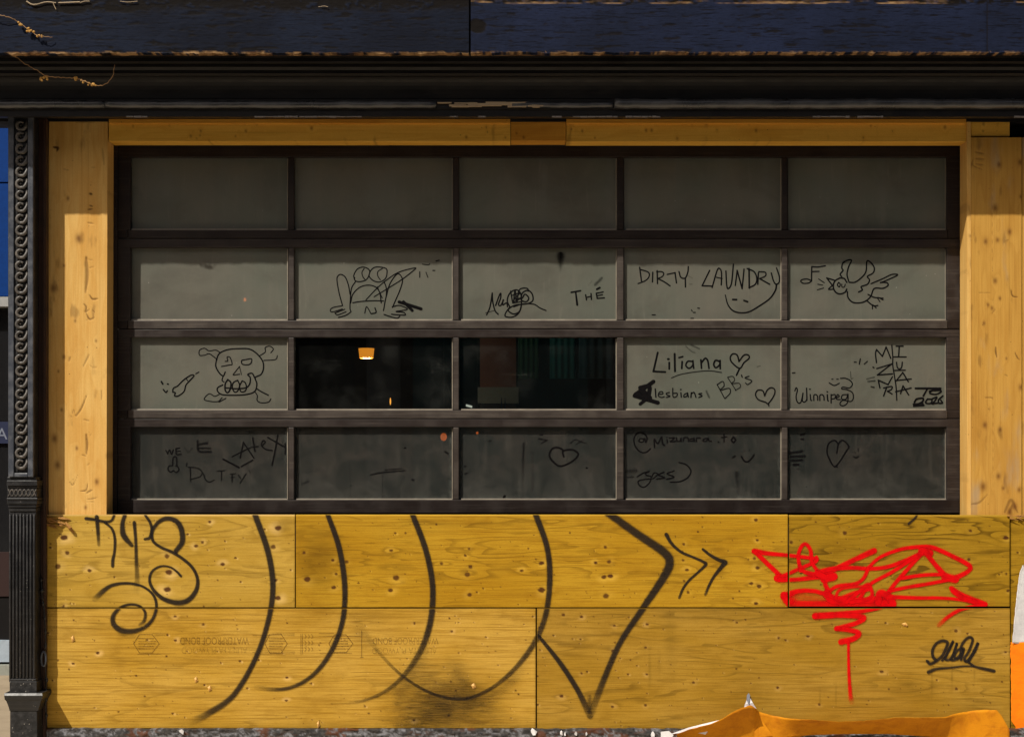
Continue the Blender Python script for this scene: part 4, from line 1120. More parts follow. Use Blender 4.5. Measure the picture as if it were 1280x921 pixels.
PO = empty('torn_poster', (X(1050), -.02, Z(915)), 'torn strip of orange poster curling off the bottom of the plywood with a white peak', 'poster')
topc = [(846, 917), (862, 911), (886, 905), (903, 898), (915, 890), (926, 885), (938, 880.5), (944, 884), (949, 889), (962, 893), (985, 897.5), (1010, 899), (1050, 901.5), (1080, 900.5), (1120, 896.5), (1150, 896.5), (1180, 896), (1196, 891), (1215, 888), (1232, 886.5), (1246, 887), (1252, 894), (1257, 903), (1262, 912)]
botc = [(846, 921), (870, 926), (940, 926), (985, 922), (1010, 918.5), (1050, 917), (1110, 917), (1160, 920), (1200, 924), (1262, 925)]


def lean(px):
    return float(np.interp(px, [846, 905, 925, 942, 947, 965, 985, 1010, 1060, 1110, 1150, 1175, 1195, 1210, 1262], [.012, .03, .036, .03, .006, .006, .02, .034, .032, .036, .034, .026, .010, .003, .002]))


def ypost(px, v):
    w = .003 * math.sin(px / 9.0) + .004 * math.sin(px / 23.0 + 1)
    w += .010 * float(fbm(np.array(px / 11.), np.array(v * 2.5), 61, 4) - .5)
    return -.034 - lean(px) * (v ** 1.4) * 2.8 - abs(w) * v * .5 - .0015


sheet('orange_strip', topc, botc, 130, 10, ypost, M['orange'], PO, 846, 1262)
fl_ = MB()
def slab(mb, pts, dy=-.0009):
    n = len(mb.v); k = len(pts)
    mb.v += [P(a, b, y) for a, b, y in pts] + [P(a, b, y + dy) for a, b, y in pts]
    mb.f += [tuple(range(n, n + k)), tuple(range(n + 2 * k - 1, n + k - 1, -1))] + [(n + i, n + (i + 1) % k, n + k + (i + 1) % k, n + k + i) for i in range(k)]


slab(fl_, [(838, 917, -.05), (860, 909, -.052), (880, 904, -.055), (899, 899.5, -.06), (893, 905, -.066), (886, 912, -.068), (882, 917.5, -.066), (862, 914, -.058)])
slab(fl_, [(826, 914, -.045), (836, 913, -.05), (842, 918, -.05), (838, 924, -.05), (826, 922, -.045)])
fl_.build('white_flap', M['white'], PO)
fl_ = MB(); slab(fl_, [(929.5, 887, -.034), (931, 880, -.028), (933.6, 873.5, -.018), (935.6, 870.5, -.012), (938.5, 873, -.020), (941, 878, -.025), (945.5, 885, -.024), (946, 890, -.016), (938, 890, -.038)])
fl_.build('white_peak', M['white'], PO)
fl_ = MB(); slab(fl_, [(933.2, 873.8, -.022), (933.6, 868.5, -.012), (935.8, 865.5, -.006), (937.6, 868.8, -.012), (937.2, 873.5, -.024), (936.4, 880, -.031), (934.6, 878, -.028)])
fl_.build('grey_tip', M['grey_fold'], PO)
fl_ = MB(); slab(fl_, [(942, 887, -.044), (950, 896, -.05), (966, 919, -.05), (950, 921, -.048), (943, 921, -.048)]); fl_.build('folded_corner', M['orange'], PO)

PW = empty('torn_poster', (X(1275), .003, Z(905)), 'upright torn poster on the right edge, white above and bright orange below', 'poster')
def ybright(px, v): return .0045 - .004 * math.sin(v * 2.3 + px / 30) * (1 if px < 1275 else .4) - .0008
def sheet_rows(name, left, y0, y1, x1, mat, yf, seed, jag):
    nx, nv = 14, 60; V = []; F = []
    for j in range(nv + 1):
        py = y0 + (y1 - y0) * j / nv
        xl = np.interp(py, [b for _, b in left], [a for a, _ in left]) + jag * (float(fbm(np.array(py / 4.), np.array(1.), seed, 3)) - .5)
        for i in range(nx + 1):
            px = xl + (x1 - xl) * (i / nx) ** 1.5; qy = py
            if j == nv: qy += 3 * (float(fbm(np.array(px / 3.), np.array(2.), seed, 3)) - .5)
            V.append((X(px), yf(px - xl, py), Z(qy)))
    for j in range(nv):
        for i in range(nx):
            a = j * (nx + 1) + i; F.append((a, a + nx + 1, a + nx + 2, a + 1))
    o = mk(name, V, F, mat, PW, smooth=True)
    so = o.modifiers.new('paper', 'SOLIDIFY'); so.thickness = .0005; so.offset = 0


sheet_rows('white_band', [(1290, 703), (1278, 706), (1274, 716), (1270, 745), (1267, 775), (1264.5, 803)], 703, 803, 1330, M['white'], lambda u, y: .0038 - .011 * math.exp(-u / 5.0) - .002 * math.sin(u / 4.0 + y / 60), 3, 1.2)
sheet_rows('orange_band', [(1263.2, 802), (1264.2, 860), (1264, 900), (1270, 908), (1269, 919)], 802.5, 918, 1330, M['hot_orange'], lambda u, y: .0024 - .002 * math.exp(-u / 6.0), 5, 2.0)

# ================================================================== OVERHEAD DOOR
DO = empty('overhead_door', (X(672, .15), .15, Z(640, .15)), 'dark framed sectional glass overhead door, four rows of five panes covered in marker doodles', 'overhead door')
cols = [(164, 359), (371, 565), (577, 770), (783, 976), (988, 1182)]
rows = [(198, 287), (311, 400), (423, 512), (535, 624)]
secs = [(181, 297.6), (298.6, 410.6), (411.6, 522.6), (523.6, 641)]
YD = .145; YG = .172
s = MB(); s.box(136, 146, 150, 655, .128, .26); s.box(1201, 1211, 150, 655, .128, .26); s.box(136, 1211, 140, 182, .135, .26)
s.build('jamb', M['frame'], DO, bevel=.003)


def rail_box(mb, a, b, c, d, y0, y1): mb.box(a, b, c, d, y0, y1)


for k, ((s0, s1), (r0, r1)) in enumerate(zip(secs, rows)):
    f = MB()
    f.box(147, 1200, s0, r0 - 1.5, YD, YG + .03)                     # top rail
    f.box(147, 163, r0 - 1.5, r1 + .6, YD, YG + .03); f.box(1183.4, 1200, r0 - 1.5, r1 + .6, YD, YG + .03)
    fo = f.build('section_frame', M['frame'] if k == 0 else M['stile'], DO, bevel=.0025)  # top row's darker paint puts the cornice shade into its colour
    f = MB(); f.box(147.2 if k == 3 else 160, 1199.8 if k == 3 else 1184.5, r1 + .6, s1, YD - .004, YG + .03)
    f.build('bottom_rail', M['frame'] if k in (0, 3) else M['rail'], fo, bevel=.0025)
    if k == 3: pass
    else:
        f = MB(); f.box(147, 159.6, r1 + .6, s1, YD, YG + .03); f.box(1184.9, 1200, r1 + .6, s1, YD, YG + .03); f.build('corner_block', M['frame'], fo, bevel=.0025)
    for (a0, a1), (b0, b1) in zip(cols[:-1], cols[1:]):
        f = MB(); f.box(a1 + 1.6, b0 - 3.5, r0 - 1.0, r1 + .2, YD + .001, YG + .03)
        f.build('muntin', M['frame'] if k == 0 else M['rail'], fo, bevel=.003)
    # thin beads at the foot and right of every pane, painted pale as sunlit edges
    f = MB()
    for (a0, a1) in cols:
        f.box(a0 - .5, a1 + .8, r1 - 1.0, r1 + 1.2, YG - .014, YG + .01)
        f.box(a1 - .1, a1 + 1.0, r0, r1 - .4, YG - .009, YG + .01)
    f.build('glazing_bead', M['bead'], fo, bevel=.0015)

PANE = {}
for r_, (r0, r1) in enumerate(rows):
    for c, (a0, a1) in enumerate(cols):
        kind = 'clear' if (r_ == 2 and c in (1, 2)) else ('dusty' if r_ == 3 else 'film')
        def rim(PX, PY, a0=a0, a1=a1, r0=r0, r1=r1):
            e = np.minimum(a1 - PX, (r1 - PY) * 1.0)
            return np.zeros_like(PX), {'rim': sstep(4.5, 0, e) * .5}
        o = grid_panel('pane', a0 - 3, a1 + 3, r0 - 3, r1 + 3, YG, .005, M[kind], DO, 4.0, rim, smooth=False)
        PANE[(r_, c)] = o
        if kind == 'clear': o['label'] = 'clear dark pane without film'

doodles = {}
def ink(r_, c):
    if (r_, c) not in doodles: doodles[(r_, c)] = Ink(YG - .0006)
    return doodles[(r_, c)]


def dr(r_, c, tr, strokes):
    k = ink(r_, c)
    for s_ in strokes:
        pts = s_[0]; w = s_[1] if len(s_) > 1 else 11; a = s_[2] if len(s_) > 2 else .95; so = s_[3] if len(s_) > 3 else False
        k.stroke(pts, w, a, so, tr=tr)


zz = lambda ox, oy: (6.4, ox, oy)
g_ = 9
dr(1, 1, zz(370, 310), [
    ([(470, 240), (462, 220), (490, 170), (540, 153), (585, 175), (585, 215), (560, 255), (510, 270), (475, 262), (463, 235)], 10), ([(545, 165), (528, 195), (535, 230), (550, 250)], g_, .8),
    ([(590, 190), (620, 160), (660, 152), (720, 165), (728, 200), (715, 245), (670, 272), (620, 262), (585, 225), (595, 185)], 10), ([(690, 165), (655, 190), (655, 225), (675, 255)], g_, .8),
    ([(372, 460), (345, 360), (328, 260), (335, 225), (360, 212), (395, 235), (420, 300), (432, 370)], 10, .9), ([(475, 270), (445, 320), (435, 400), (432, 480), (440, 510)], 10, .9),
    ([(437, 440), (455, 370), (510, 315), (580, 297), (640, 315), (670, 360), (682, 440)], 10), ([(455, 438), (520, 428), (620, 422), (700, 424)], 10), ([(370, 462), (300, 475), (275, 495), (290, 512), (370, 488)], 9, .9),
    ([(312, 520), (390, 490)], 9, .9), ([(315, 525), (335, 535), (400, 510)], 9, .9), ([(340, 555), (395, 540), (435, 515)], 10), ([(705, 270), (722, 320), (722, 380), (712, 430), (700, 500)], 10),
    ([(722, 385), (750, 290), (800, 215), (830, 212), (852, 260), (830, 340), (800, 410), (772, 475)], 10), ([(560, 415), (640, 330), (720, 260), (820, 195), (950, 160), (940, 180), (850, 250), (740, 320), (625, 390)], 9), ([(650, 310), (690, 400)], 8),
    ([(770, 470), (830, 460), (890, 490), (800, 508), (860, 515), (875, 535), (830, 535), (765, 530)], 10), ([(705, 532), (760, 550), (810, 562), (830, 545)], 10), ([(550, 520), (565, 470), (600, 525)], 9, .8), ([(632, 480), (640, 515), (605, 525)], 11, .9),
    ([(990, 190), (990, 235)], 9, .9), ([(1040, 195), (1055, 235)], 9, .7), ([(1095, 180), (1110, 180)], 9, .8), ([(1010, 130), (1060, 135), (1070, 125)], 7, .8), ([(1120, 105), (1145, 98)], 10, .9), ([(825, 432), (900, 455), (1000, 487)], 26, .97), ([(860, 430), (930, 500)], 24, .97)])
dr(1, 2, zz(575, 310), [
    ([(213, 535), (240, 470), (258, 360)], 12), ([(258, 360), (262, 430), (280, 500), (305, 530)], 12), ([(205, 518), (280, 500)], 6, .7), ([(285, 460), (310, 390), (325, 362), (325, 400), (308, 450), (325, 460), (348, 415)], 12), ([(345, 415), (342, 455), (372, 440), (380, 470)], 12),
    ([(400, 475), (378, 420), (400, 360), (450, 335), (485, 365), (492, 430), (480, 500), (430, 528), (385, 495), (440, 458), (540, 445), (582, 420), (578, 370), (545, 340), (500, 360), (490, 415), (530, 430), (550, 400), (520, 370), (500, 400)], 12),
    ([(405, 345), (425, 440), (440, 340), (455, 435), (470, 345), (500, 322), (540, 325), (545, 345)], 11), ([(415, 380), (480, 360), (430, 410), (490, 400), (420, 440), (510, 425)], 10), ([(400, 470), (365, 520), (365, 548), (420, 552), (470, 520), (490, 460)], 11), ([(430, 470), (500, 448), (590, 450), (640, 480), (688, 500)], 10),
    ([(890, 355), (965, 342)], 14), ([(925, 350), (938, 455)], [13, 18]), ([(1005, 375), (1012, 415)], 12), ([(1048, 365), (1052, 412)], 12), ([(1010, 396), (1050, 386)], 10), ([(1090, 362), (1098, 403)], 12), ([(1090, 362), (1145, 352)], 11), ([(1095, 382), (1140, 374)], 10), ([(1098, 403), (1155, 399)], 11), ([(1095, 330), (1118, 318)], 17),
    ([(1085, 290), (1130, 245)], 34, .5, 'mist'), ([(1030, 295), (1050, 270)], 22, .3, 'mist'), ([(805, 70), (802, 180)], [80, 30], [.75, .3], 'mist'), ([(660, 270), (680, 260)], 30, .2, 'mist')])
dr(1, 3, zz(780, 310), [
    ([(125, 155), (140, 265)], 12), ([(113, 285), (170, 262), (200, 230), (195, 195), (130, 172)], 11), ([(230, 195), (228, 272)], 12), ([(265, 182), (268, 285)], 12), ([(262, 190), (300, 190), (318, 205), (305, 230), (270, 245)], 11), ([(270, 245), (320, 270), (368, 303)], 12), ([(345, 212), (410, 198)], 11), ([(408, 198), (420, 280)], 12),
    ([(440, 190), (455, 235), (490, 240), (510, 195), (515, 150)], 12), ([(490, 240), (492, 312)], 12), ([(685, 180), (625, 302)], 12), ([(625, 302), (705, 305)], 12), ([(705, 315), (745, 180), (765, 165), (780, 200), (778, 295)], 12), ([(740, 235), (785, 245)], 10), ([(815, 185), (822, 300), (835, 325), (860, 280), (875, 130)], 12),
    ([(890, 300), (905, 180)], 12), ([(905, 180), (945, 325)], 13), ([(945, 325), (960, 170)], 12), ([(1000, 165), (1002, 320)], 14), ([(985, 165), (1040, 190), (1062, 240), (1050, 290), (1000, 318)], 12), ([(1070, 290), (1075, 200)], 12), ([(1078, 190), (1130, 195), (1130, 225), (1085, 245)], 11), ([(1085, 245), (1120, 265), (1165, 290)], 12),
    ([(1178, 200), (1195, 260), (1215, 290), (1240, 275), (1243, 230), (1220, 160)], 12), ([(1220, 290), (1210, 340), (1165, 405), (1080, 465), (1000, 510), (930, 518), (870, 500), (830, 450), (810, 375)], [14, 14, 13, 12, 12, 12, 12, 11, 8]), ([(870, 412), (900, 413)], 15), ([(960, 420), (988, 430)], 15),
    ([(225, 535), (250, 535)], 9, .8), ([(540, 495), (545, 505)], 9, .8), ([(590, 480), (605, 482)], 9, .8), ([(555, 515), (570, 515)], 9, .8), ([(535, 562), (555, 562)], 9, .8), ([(500, 215), (545, 240)], 12, .4, 'mist'), ([(525, 290), (545, 290)], 9, .4)])
dr(1, 4, zz(985, 310), [
    ([(190, 150), (188, 265)], 12), ([(190, 150), (240, 152), (298, 143)], 12), ([(190, 190), (248, 187)], 11), ([(188, 262), (150, 248), (110, 255), (103, 270), (125, 283), (165, 280), (188, 265)], 11), ([(245, 248), (290, 278)], 8), ([(238, 290), (278, 297)], 8), ([(235, 335), (285, 320)], 8),
    ([(370, 258), (310, 240)], 12), ([(310, 240), (355, 300)], 12), ([(355, 300), (325, 330), (365, 330)], 11), ([(415, 240), (375, 265), (362, 310), (380, 352), (415, 368), (455, 355), (470, 330)], 13), ([(415, 240), (450, 245), (470, 275)], 13), ([(405, 275), (395, 295), (410, 312), (418, 290), (408, 278)], 10), ([(430, 290), (432, 312), (450, 312), (458, 290)], 9),
    ([(430, 230), (417, 210), (440, 180), (430, 160), (440, 120), (480, 98), (508, 100), (485, 150), (472, 210), (485, 265)], 12), ([(490, 275), (540, 272), (600, 225), (625, 180), (632, 105), (665, 120), (690, 160), (680, 200), (635, 228), (652, 255), (635, 290), (585, 310), (595, 335), (565, 352)], 12),
    ([(475, 350), (480, 395), (510, 430), (550, 440), (610, 430), (660, 390), (690, 325), (760, 322), (800, 300), (790, 278), (740, 275)], 12), ([(740, 278), (820, 245), (878, 215), (830, 212), (760, 245), (665, 285)], 11), ([(640, 372), (690, 395), (760, 402)], 11), ([(720, 395), (760, 415)], 9), ([(715, 400), (735, 430)], 9), ([(628, 420), (680, 460), (718, 460)], 11), ([(680, 455), (705, 480)], 9), ([(675, 455), (675, 488)], 9)])
dr(2, 0, zz(162, 422), [
    ([(695, 175), (690, 230), (720, 285), (750, 305), (765, 275)], 12), ([(695, 175), (720, 125), (790, 95), (880, 88), (960, 92), (1020, 130), (1065, 190), (1070, 250), (1050, 295), (1005, 320), (1018, 370), (1000, 430), (930, 455), (820, 460), (740, 455), (705, 430), (705, 400), (745, 378)], 12), ([(750, 305), (740, 340), (755, 355)], 10),
    ([(700, 175), (640, 130), (600, 140), (560, 140), (560, 100), (600, 85), (635, 105), (690, 100), (725, 120)], 9, .85), ([(1040, 145), (1085, 115), (1085, 80), (1120, 68), (1150, 90), (1130, 120)], 9, .85), ([(1075, 182), (1165, 175), (1182, 145)], 9, .85), ([(715, 455), (680, 468), (640, 448), (605, 475), (605, 500), (700, 512), (740, 480)], 9, .8), ([(715, 515), (770, 485)], 10, .8),
    ([(1020, 410), (1060, 435), (1110, 460)], 11), ([(1005, 435), (1022, 465), (1020, 500), (1050, 520), (1110, 515), (1130, 490)], 9, .85), ([(735, 230), (800, 218), (820, 212), (805, 160), (780, 155), (785, 185), (765, 190)], 9, .9), ([(895, 185), (900, 210), (940, 218), (970, 205), (975, 170), (930, 175), (900, 180)], 10), ([(880, 230), (840, 280), (830, 298), (880, 292)], 9), ([(880, 235), (895, 295)], 9, .6),
    ([(785, 335), (765, 370), (765, 420), (785, 440), (805, 410), (810, 360), (785, 335)], 13), ([(865, 340), (830, 360), (822, 400), (840, 435), (865, 425), (880, 380), (865, 342)], 11), ([(900, 345), (880, 390), (890, 430), (920, 430), (935, 400), (925, 360), (900, 345)], 11), ([(765, 400), (850, 408), (930, 400), (960, 370), (965, 320), (945, 295), (980, 285), (1000, 320)], 12),
    ([(255, 352), (265, 370)], 15), ([(303, 370), (310, 372)], 12), ([(270, 415), (290, 438), (302, 425)], 12), ([(345, 435), (350, 405), (385, 385), (430, 340), (490, 300), (515, 305), (480, 345), (450, 380), (435, 430), (390, 465), (360, 465), (365, 440), (345, 435)], 11), ([(450, 325), (465, 345)], 9), ([(530, 288), (555, 275)], 9), ([(150, 190), (330, 180)], 6, .15)])
dr(2, 3, zz(780, 422), [
    ([(270, 120), (235, 270)], 17), ([(235, 270), (330, 275)], 17), ([(362, 200), (362, 250)], 17), ([(352, 172), (358, 172)], 18), ([(405, 130), (408, 268)], 18), ([(465, 192), (462, 245)], 16), ([(440, 160), (470, 152)], 15), ([(545, 190), (510, 190), (495, 222), (520, 245), (550, 220), (550, 180), (558, 245)], 14), ([(615, 178), (620, 245)], 15), ([(620, 200), (650, 165), (670, 185), (680, 245)], 15), ([(765, 190), (732, 182), (718, 215), (735, 240), (765, 215), (768, 178), (770, 248)], 15),
    ([(380, 322), (450, 295), (560, 275), (680, 265), (780, 278)], 8, .85), ([(920, 190), (905, 140), (870, 130), (850, 160), (865, 200), (925, 245), (960, 200), (1000, 165), (995, 140), (960, 140), (920, 190)], 13), ([(925, 245), (900, 300)], 14),
    ([(90, 455), (235, 352)], 34, .97), ([(85, 465), (270, 520)], 34, .97), ([(110, 450), (205, 480)], 40, .97), ([(140, 415), (200, 490)], 50, .97), ([(130, 530), (175, 495)], 28, .97), ([(130, 400), (200, 390), (200, 450)], 36, .97),
    ([(250, 410), (255, 475)], 12), ([(278, 452), (310, 450), (305, 432), (282, 437), (275, 465), (300, 478), (322, 472)], 10), ([(362, 438), (338, 445), (345, 458), (368, 468), (338, 478)], 10), ([(390, 405), (393, 472), (420, 470), (425, 445), (395, 445)], 10), ([(455, 440), (458, 475)], 11), ([(452, 415), (456, 415)], 12), ([(508, 442), (482, 455), (480, 475), (505, 465), (508, 440), (515, 475)], 10), ([(535, 478), (538, 440)], 11), ([(538, 448), (560, 438), (575, 476)], 11), ([(622, 445), (597, 450), (625, 465), (598, 478)], 10),
    ([(660, 430), (680, 475)], 24, .5, 'mist'), ([(745, 375), (805, 485)], 9, .8), ([(745, 375), (790, 350), (800, 385), (770, 415)], 9, .8), ([(775, 420), (840, 405), (850, 440), (810, 485)], 9, .8), ([(830, 320), (895, 420)], 8, .75), ([(830, 315), (870, 310), (885, 340), (860, 365)], 8, .75), ([(862, 368), (920, 365), (930, 395), (890, 420)], 8, .75), ([(940, 300), (945, 315)], 11), ([(1000, 308), (968, 322), (1022, 345), (990, 374), (972, 362)], 9, .8),
    ([(1125, 465), (1110, 425), (1070, 420), (1052, 455), (1075, 495), (1130, 515), (1155, 525), (1200, 460), (1205, 415), (1175, 400), (1145, 420), (1125, 465)], 11), ([(1155, 525), (1158, 545)], 11), ([(495, 70), (540, 110), (565, 120)], 14, .5, 'mist'), ([(540, 60), (600, 88)], 20, .5, 'mist'), ([(1065, 232), (1090, 225)], 8, .5)])
dr(2, 4, zz(985, 422), [
    ([(55, 425), (65, 400), (75, 420), (65, 470), (75, 515), (100, 520), (115, 470), (120, 440), (115, 500), (130, 515), (150, 490), (148, 400), (152, 500)], 11), ([(178, 455), (182, 498), (190, 502)], 11), ([(207, 502), (207, 462), (222, 455), (236, 468), (238, 500)], 11), ([(255, 502), (255, 464), (270, 455), (286, 468), (289, 500)], 11), ([(314, 456), (318, 500), (322, 506)], 12), ([(312, 432), (317, 434)], 11), ([(345, 455), (345, 522)], 11), ([(345, 462), (375, 455), (375, 485), (345, 490)], 10), ([(385, 480), (410, 470), (395, 455), (388, 490), (418, 495)], 10),
    ([(470, 455), (435, 460), (430, 490), (465, 490), (480, 450), (475, 520), (440, 545), (415, 530), (440, 500), (500, 510), (522, 485), (515, 440), (470, 415), (430, 410), (440, 395), (490, 402), (515, 375), (500, 345), (460, 325), (420, 325)], 10), ([(330, 362), (370, 382), (410, 365)], 10), ([(350, 332), (360, 332)], 9), ([(390, 332), (402, 332)], 9), ([(172, 412), (178, 412)], 11),
    ([(708, 200), (700, 130), (708, 95)], 12), ([(708, 95), (755, 150)], 12), ([(755, 150), (785, 75)], 12), ([(785, 75), (822, 165)], 12), ([(830, 60), (838, 150), (838, 220), (852, 310), (865, 400), (870, 500)], 11), ([(865, 68), (920, 68)], 12), ([(890, 68), (885, 150)], 12), ([(842, 154), (945, 154)], 11), ([(710, 247), (830, 210)], 11), ([(830, 210), (715, 298)], 11), ([(715, 298), (835, 290)], 12),
    ([(868, 197), (874, 236), (890, 250), (908, 238), (914, 196)], 11), ([(845, 262), (938, 260)], 11), ([(735, 402), (722, 340)], 12), ([(722, 340), (800, 375)], 12), ([(800, 375), (835, 312)], 11), ([(865, 345), (918, 278)], 11), ([(918, 278), (962, 352)], 12), ([(870, 342), (985, 330)], 11), ([(765, 465), (790, 395)], 12), ([(765, 402), (830, 390), (825, 415), (795, 428)], 11), ([(795, 428), (832, 450)], 11), ([(900, 447), (920, 385)], 12), ([(920, 385), (965, 457)], 12), ([(860, 432), (985, 402)], 11),
    ([(530, 195), (545, 195)], 9), ([(578, 170), (570, 212)], 10), ([(610, 210), (635, 190)], 9), ([(680, 236), (686, 240)], 12), ([(630, 330), (690, 315)], 13, .6, 'mist'), ([(640, 350), (695, 345)], 13, .7, 'mist'), ([(665, 392), (688, 397)], 12, .7), ([(500, 270), (505, 328), (520, 322)], 6, .6), ([(35, 282), (55, 280)], 9),
    ([(1020, 405), (1220, 405)], 16), ([(1115, 408), (1082, 465)], 15), ([(1130, 428), (1200, 412), (1225, 430), (1185, 452), (1135, 445), (1150, 425), (1215, 420)], 13), ([(1010, 515), (1030, 490), (1080, 485), (1070, 515), (1005, 545)], 15), ([(1005, 545), (1085, 540)], 15), ([(1115, 490), (1100, 520), (1140, 525), (1150, 495), (1115, 490)], 13), ([(1150, 490), (1190, 475), (1170, 510), (1150, 528), (1195, 522)], 13), ([(1238, 465), (1205, 495), (1205, 522), (1235, 520), (1222, 500)], 13), ([(1000, 530), (1080, 525)], 10)])
dr(3, 0, zz(162, 534), [
    ([(290, 185), (305, 212)], 11), ([(305, 212), (320, 180), (335, 215), (350, 180)], 11), ([(370, 170), (375, 215), (412, 215)], 11), ([(370, 170), (402, 165)], 10), ([(372, 192), (405, 190)], 9), ([(545, 110), (555, 190), (650, 195)], 20, .85, 'mist'), ([(545, 140), (620, 125)], 20, .9, 'mist'), ([(550, 165), (645, 168)], 18, .8, 'mist'), ([(440, 160), (470, 200), (500, 165)], 10, .5, 'mist'),
    ([(345, 305), (345, 270), (352, 240), (375, 240), (378, 300)], 11), ([(345, 305), (315, 310), (308, 340), (330, 358), (350, 345), (370, 360), (395, 340), (385, 315), (370, 308)], 11), ([(460, 285), (453, 312)], 11, .7), ([(485, 320), (488, 435)], 10, .8), ([(470, 318), (540, 325), (580, 360), (560, 395), (490, 415)], 9, .8), ([(590, 370), (610, 420), (640, 437), (678, 420)], 9, .8), ([(700, 350), (760, 345)], 10, .8), ([(735, 350), (735, 420)], 10, .8), ([(805, 375), (850, 370)], 9, .8), ([(820, 370), (820, 435)], 10, .8), ([(805, 402), (840, 398)], 8, .7), ([(870, 380), (890, 410)], 9, .8), ([(932, 370), (885, 445)], 9, .8), ([(955, 340), (965, 365)], 9, .6), ([(978, 338), (982, 355)], 9, .5),
    ([(885, 245), (910, 120)], 13), ([(910, 120), (995, 245)], 12), ([(820, 235), (960, 165), (1030, 152)], 10), ([(985, 85), (1002, 190)], 14), ([(1060, 150), (1085, 115), (1065, 108), (1055, 145), (1090, 175), (1140, 185)], 11), ([(1105, 80), (1245, 160)], 12), ([(1185, 65), (1165, 180), (1140, 300)], 13), ([(1245, 130), (1245, 215)], 12), ([(750, 255), (875, 320)], 15), ([(895, 312), (985, 262)], 13)])
dr(3, 1, zz(368, 534), [([(610, 380), (700, 362), (885, 345)], 14, .85, 'mist'), ([(725, 340), (860, 330)], 12, .8, 'mist'), ([(880, 165), (888, 165)], 14), ([(940, 418), (955, 422)], 14, .8), ([(1205, 195), (1230, 210)], 14, .8), ([(60, 455), (110, 432)], 22, .5, 'mist'), ([(450, 465), (456, 465)], 10, .8), ([(440, 270), (448, 560)], 8, .4, 'mist'), ([(705, 380), (705, 560)], 8, .4, 'mist'), ([(180, 340), (250, 380)], 40, .25, 'mist')])
dr(3, 2, zz(575, 534), [
    ([(830, 235), (825, 190), (900, 180), (945, 215), (900, 270), (805, 310), (740, 270), (715, 220), (740, 170), (785, 162), (820, 178)], 16), ([(630, 92), (690, 102)], 11, .8), ([(650, 128), (700, 102)], 10, .8), ([(640, 60), (660, 60)], 10, .7), ([(880, 130), (920, 98), (950, 108), (1010, 130)], 8, .8), ([(925, 140), (985, 100)], 8, .6), ([(1010, 325), (1016, 325)], 14), ([(35, 312), (50, 308)], 12, .8), ([(40, 370), (60, 366)], 11, .8), ([(350, 560), (358, 548)], 18), ([(225, 112), (250, 108)], 10, .6), ([(510, 130), (505, 250), (500, 560)], 22, [.6, .6, .15], 'mist'), ([(580, 200), (580, 500)], 18, .3, 'mist')])
dr(3, 3, zz(780, 534), [
    ([(175, 120), (185, 85), (160, 50), (110, 45), (80, 90), (90, 150), (130, 195), (175, 200), (210, 172)], 12), ([(160, 92), (130, 90), (120, 112), (150, 118), (165, 88), (172, 118)], 11), ([(245, 160), (242, 95), (270, 130), (300, 78), (308, 130), (325, 145)], 13), ([(345, 100), (347, 122)], 12), ([(342, 80), (346, 80)], 9), ([(362, 85), (405, 85), (370, 115), (412, 112)], 12), ([(420, 85), (425, 110), (450, 108), (455, 85), (458, 112)], 12), ([(475, 110), (480, 85), (510, 85), (515, 112)], 12), ([(555, 90), (530, 95), (530, 110), (555, 105), (558, 85), (565, 112)], 12), ([(580, 112), (582, 85), (612, 86)], 12), ([(668, 88), (640, 94), (632, 110), (658, 110), (674, 88), (680, 108), (700, 112)], 12), ([(752, 118), (758, 118)], 11), ([(800, 58), (800, 115)], 11), ([(780, 80), (822, 76)], 11), ([(875, 80), (860, 100), (875, 120), (892, 100), (875, 78)], 15),
    ([(105, 395), (160, 362), (205, 352), (170, 368), (185, 385), (215, 395), (205, 440), (160, 478), (120, 460), (120, 425), (200, 412)], 10), ([(200, 412), (235, 408), (270, 372), (240, 365), (222, 395)], 9), ([(320, 358), (275, 380), (325, 402), (262, 414)], 11), ([(400, 348), (345, 370), (400, 397), (340, 414)], 11), ([(440, 280), (500, 300), (535, 350), (510, 400), (450, 432), (370, 438)], 11), ([(940, 235), (965, 270), (1000, 270), (1040, 220)], 14), ([(965, 185), (968, 190)], 9, .6), ([(1000, 178), (1004, 186)], 9, .7), ([(870, 242), (890, 230)], 13, .8), ([(30, 350), (90, 345)], 40, .5, 'mist'), ([(900, 370), (915, 520)], 46, [.5, .3], 'mist'), ([(30, 400), (70, 395)], 16, .6, 'mist')])
dr(3, 4, zz(985, 534), [
    ([(390, 205), (405, 130), (440, 105), (485, 150), (470, 185), (380, 310), (325, 240), (312, 180), (330, 125), (375, 105), (398, 130)], 13), ([(370, 315), (395, 316)], 11), ([(20, 205), (100, 195), (112, 190)], 22, .9, 'mist'), ([(25, 235), (135, 230)], 20, .9, 'mist'), ([(30, 265), (112, 262)], 22, .9, 'mist'), ([(45, 298), (82, 298)], 18, .9), ([(100, 60), (132, 55)], 16, .9), ([(105, 95), (120, 95)], 16, .9), ([(525, 235), (545, 243), (562, 235)], 12, .8), ([(535, 200), (538, 205)], 9, .7), ([(560, 170), (562, 190)], 9, .6), ([(75, 330), (85, 335)], 14, .5, 'mist')])
for k, v in doodles.items(): v.build('marker_drawing', M['marker'], PANE[k])

# ================================================================== ROOM BEHIND THE DOOR
def tagb(o, lab, cat, g=None): return tag(o, lab, cat, g)


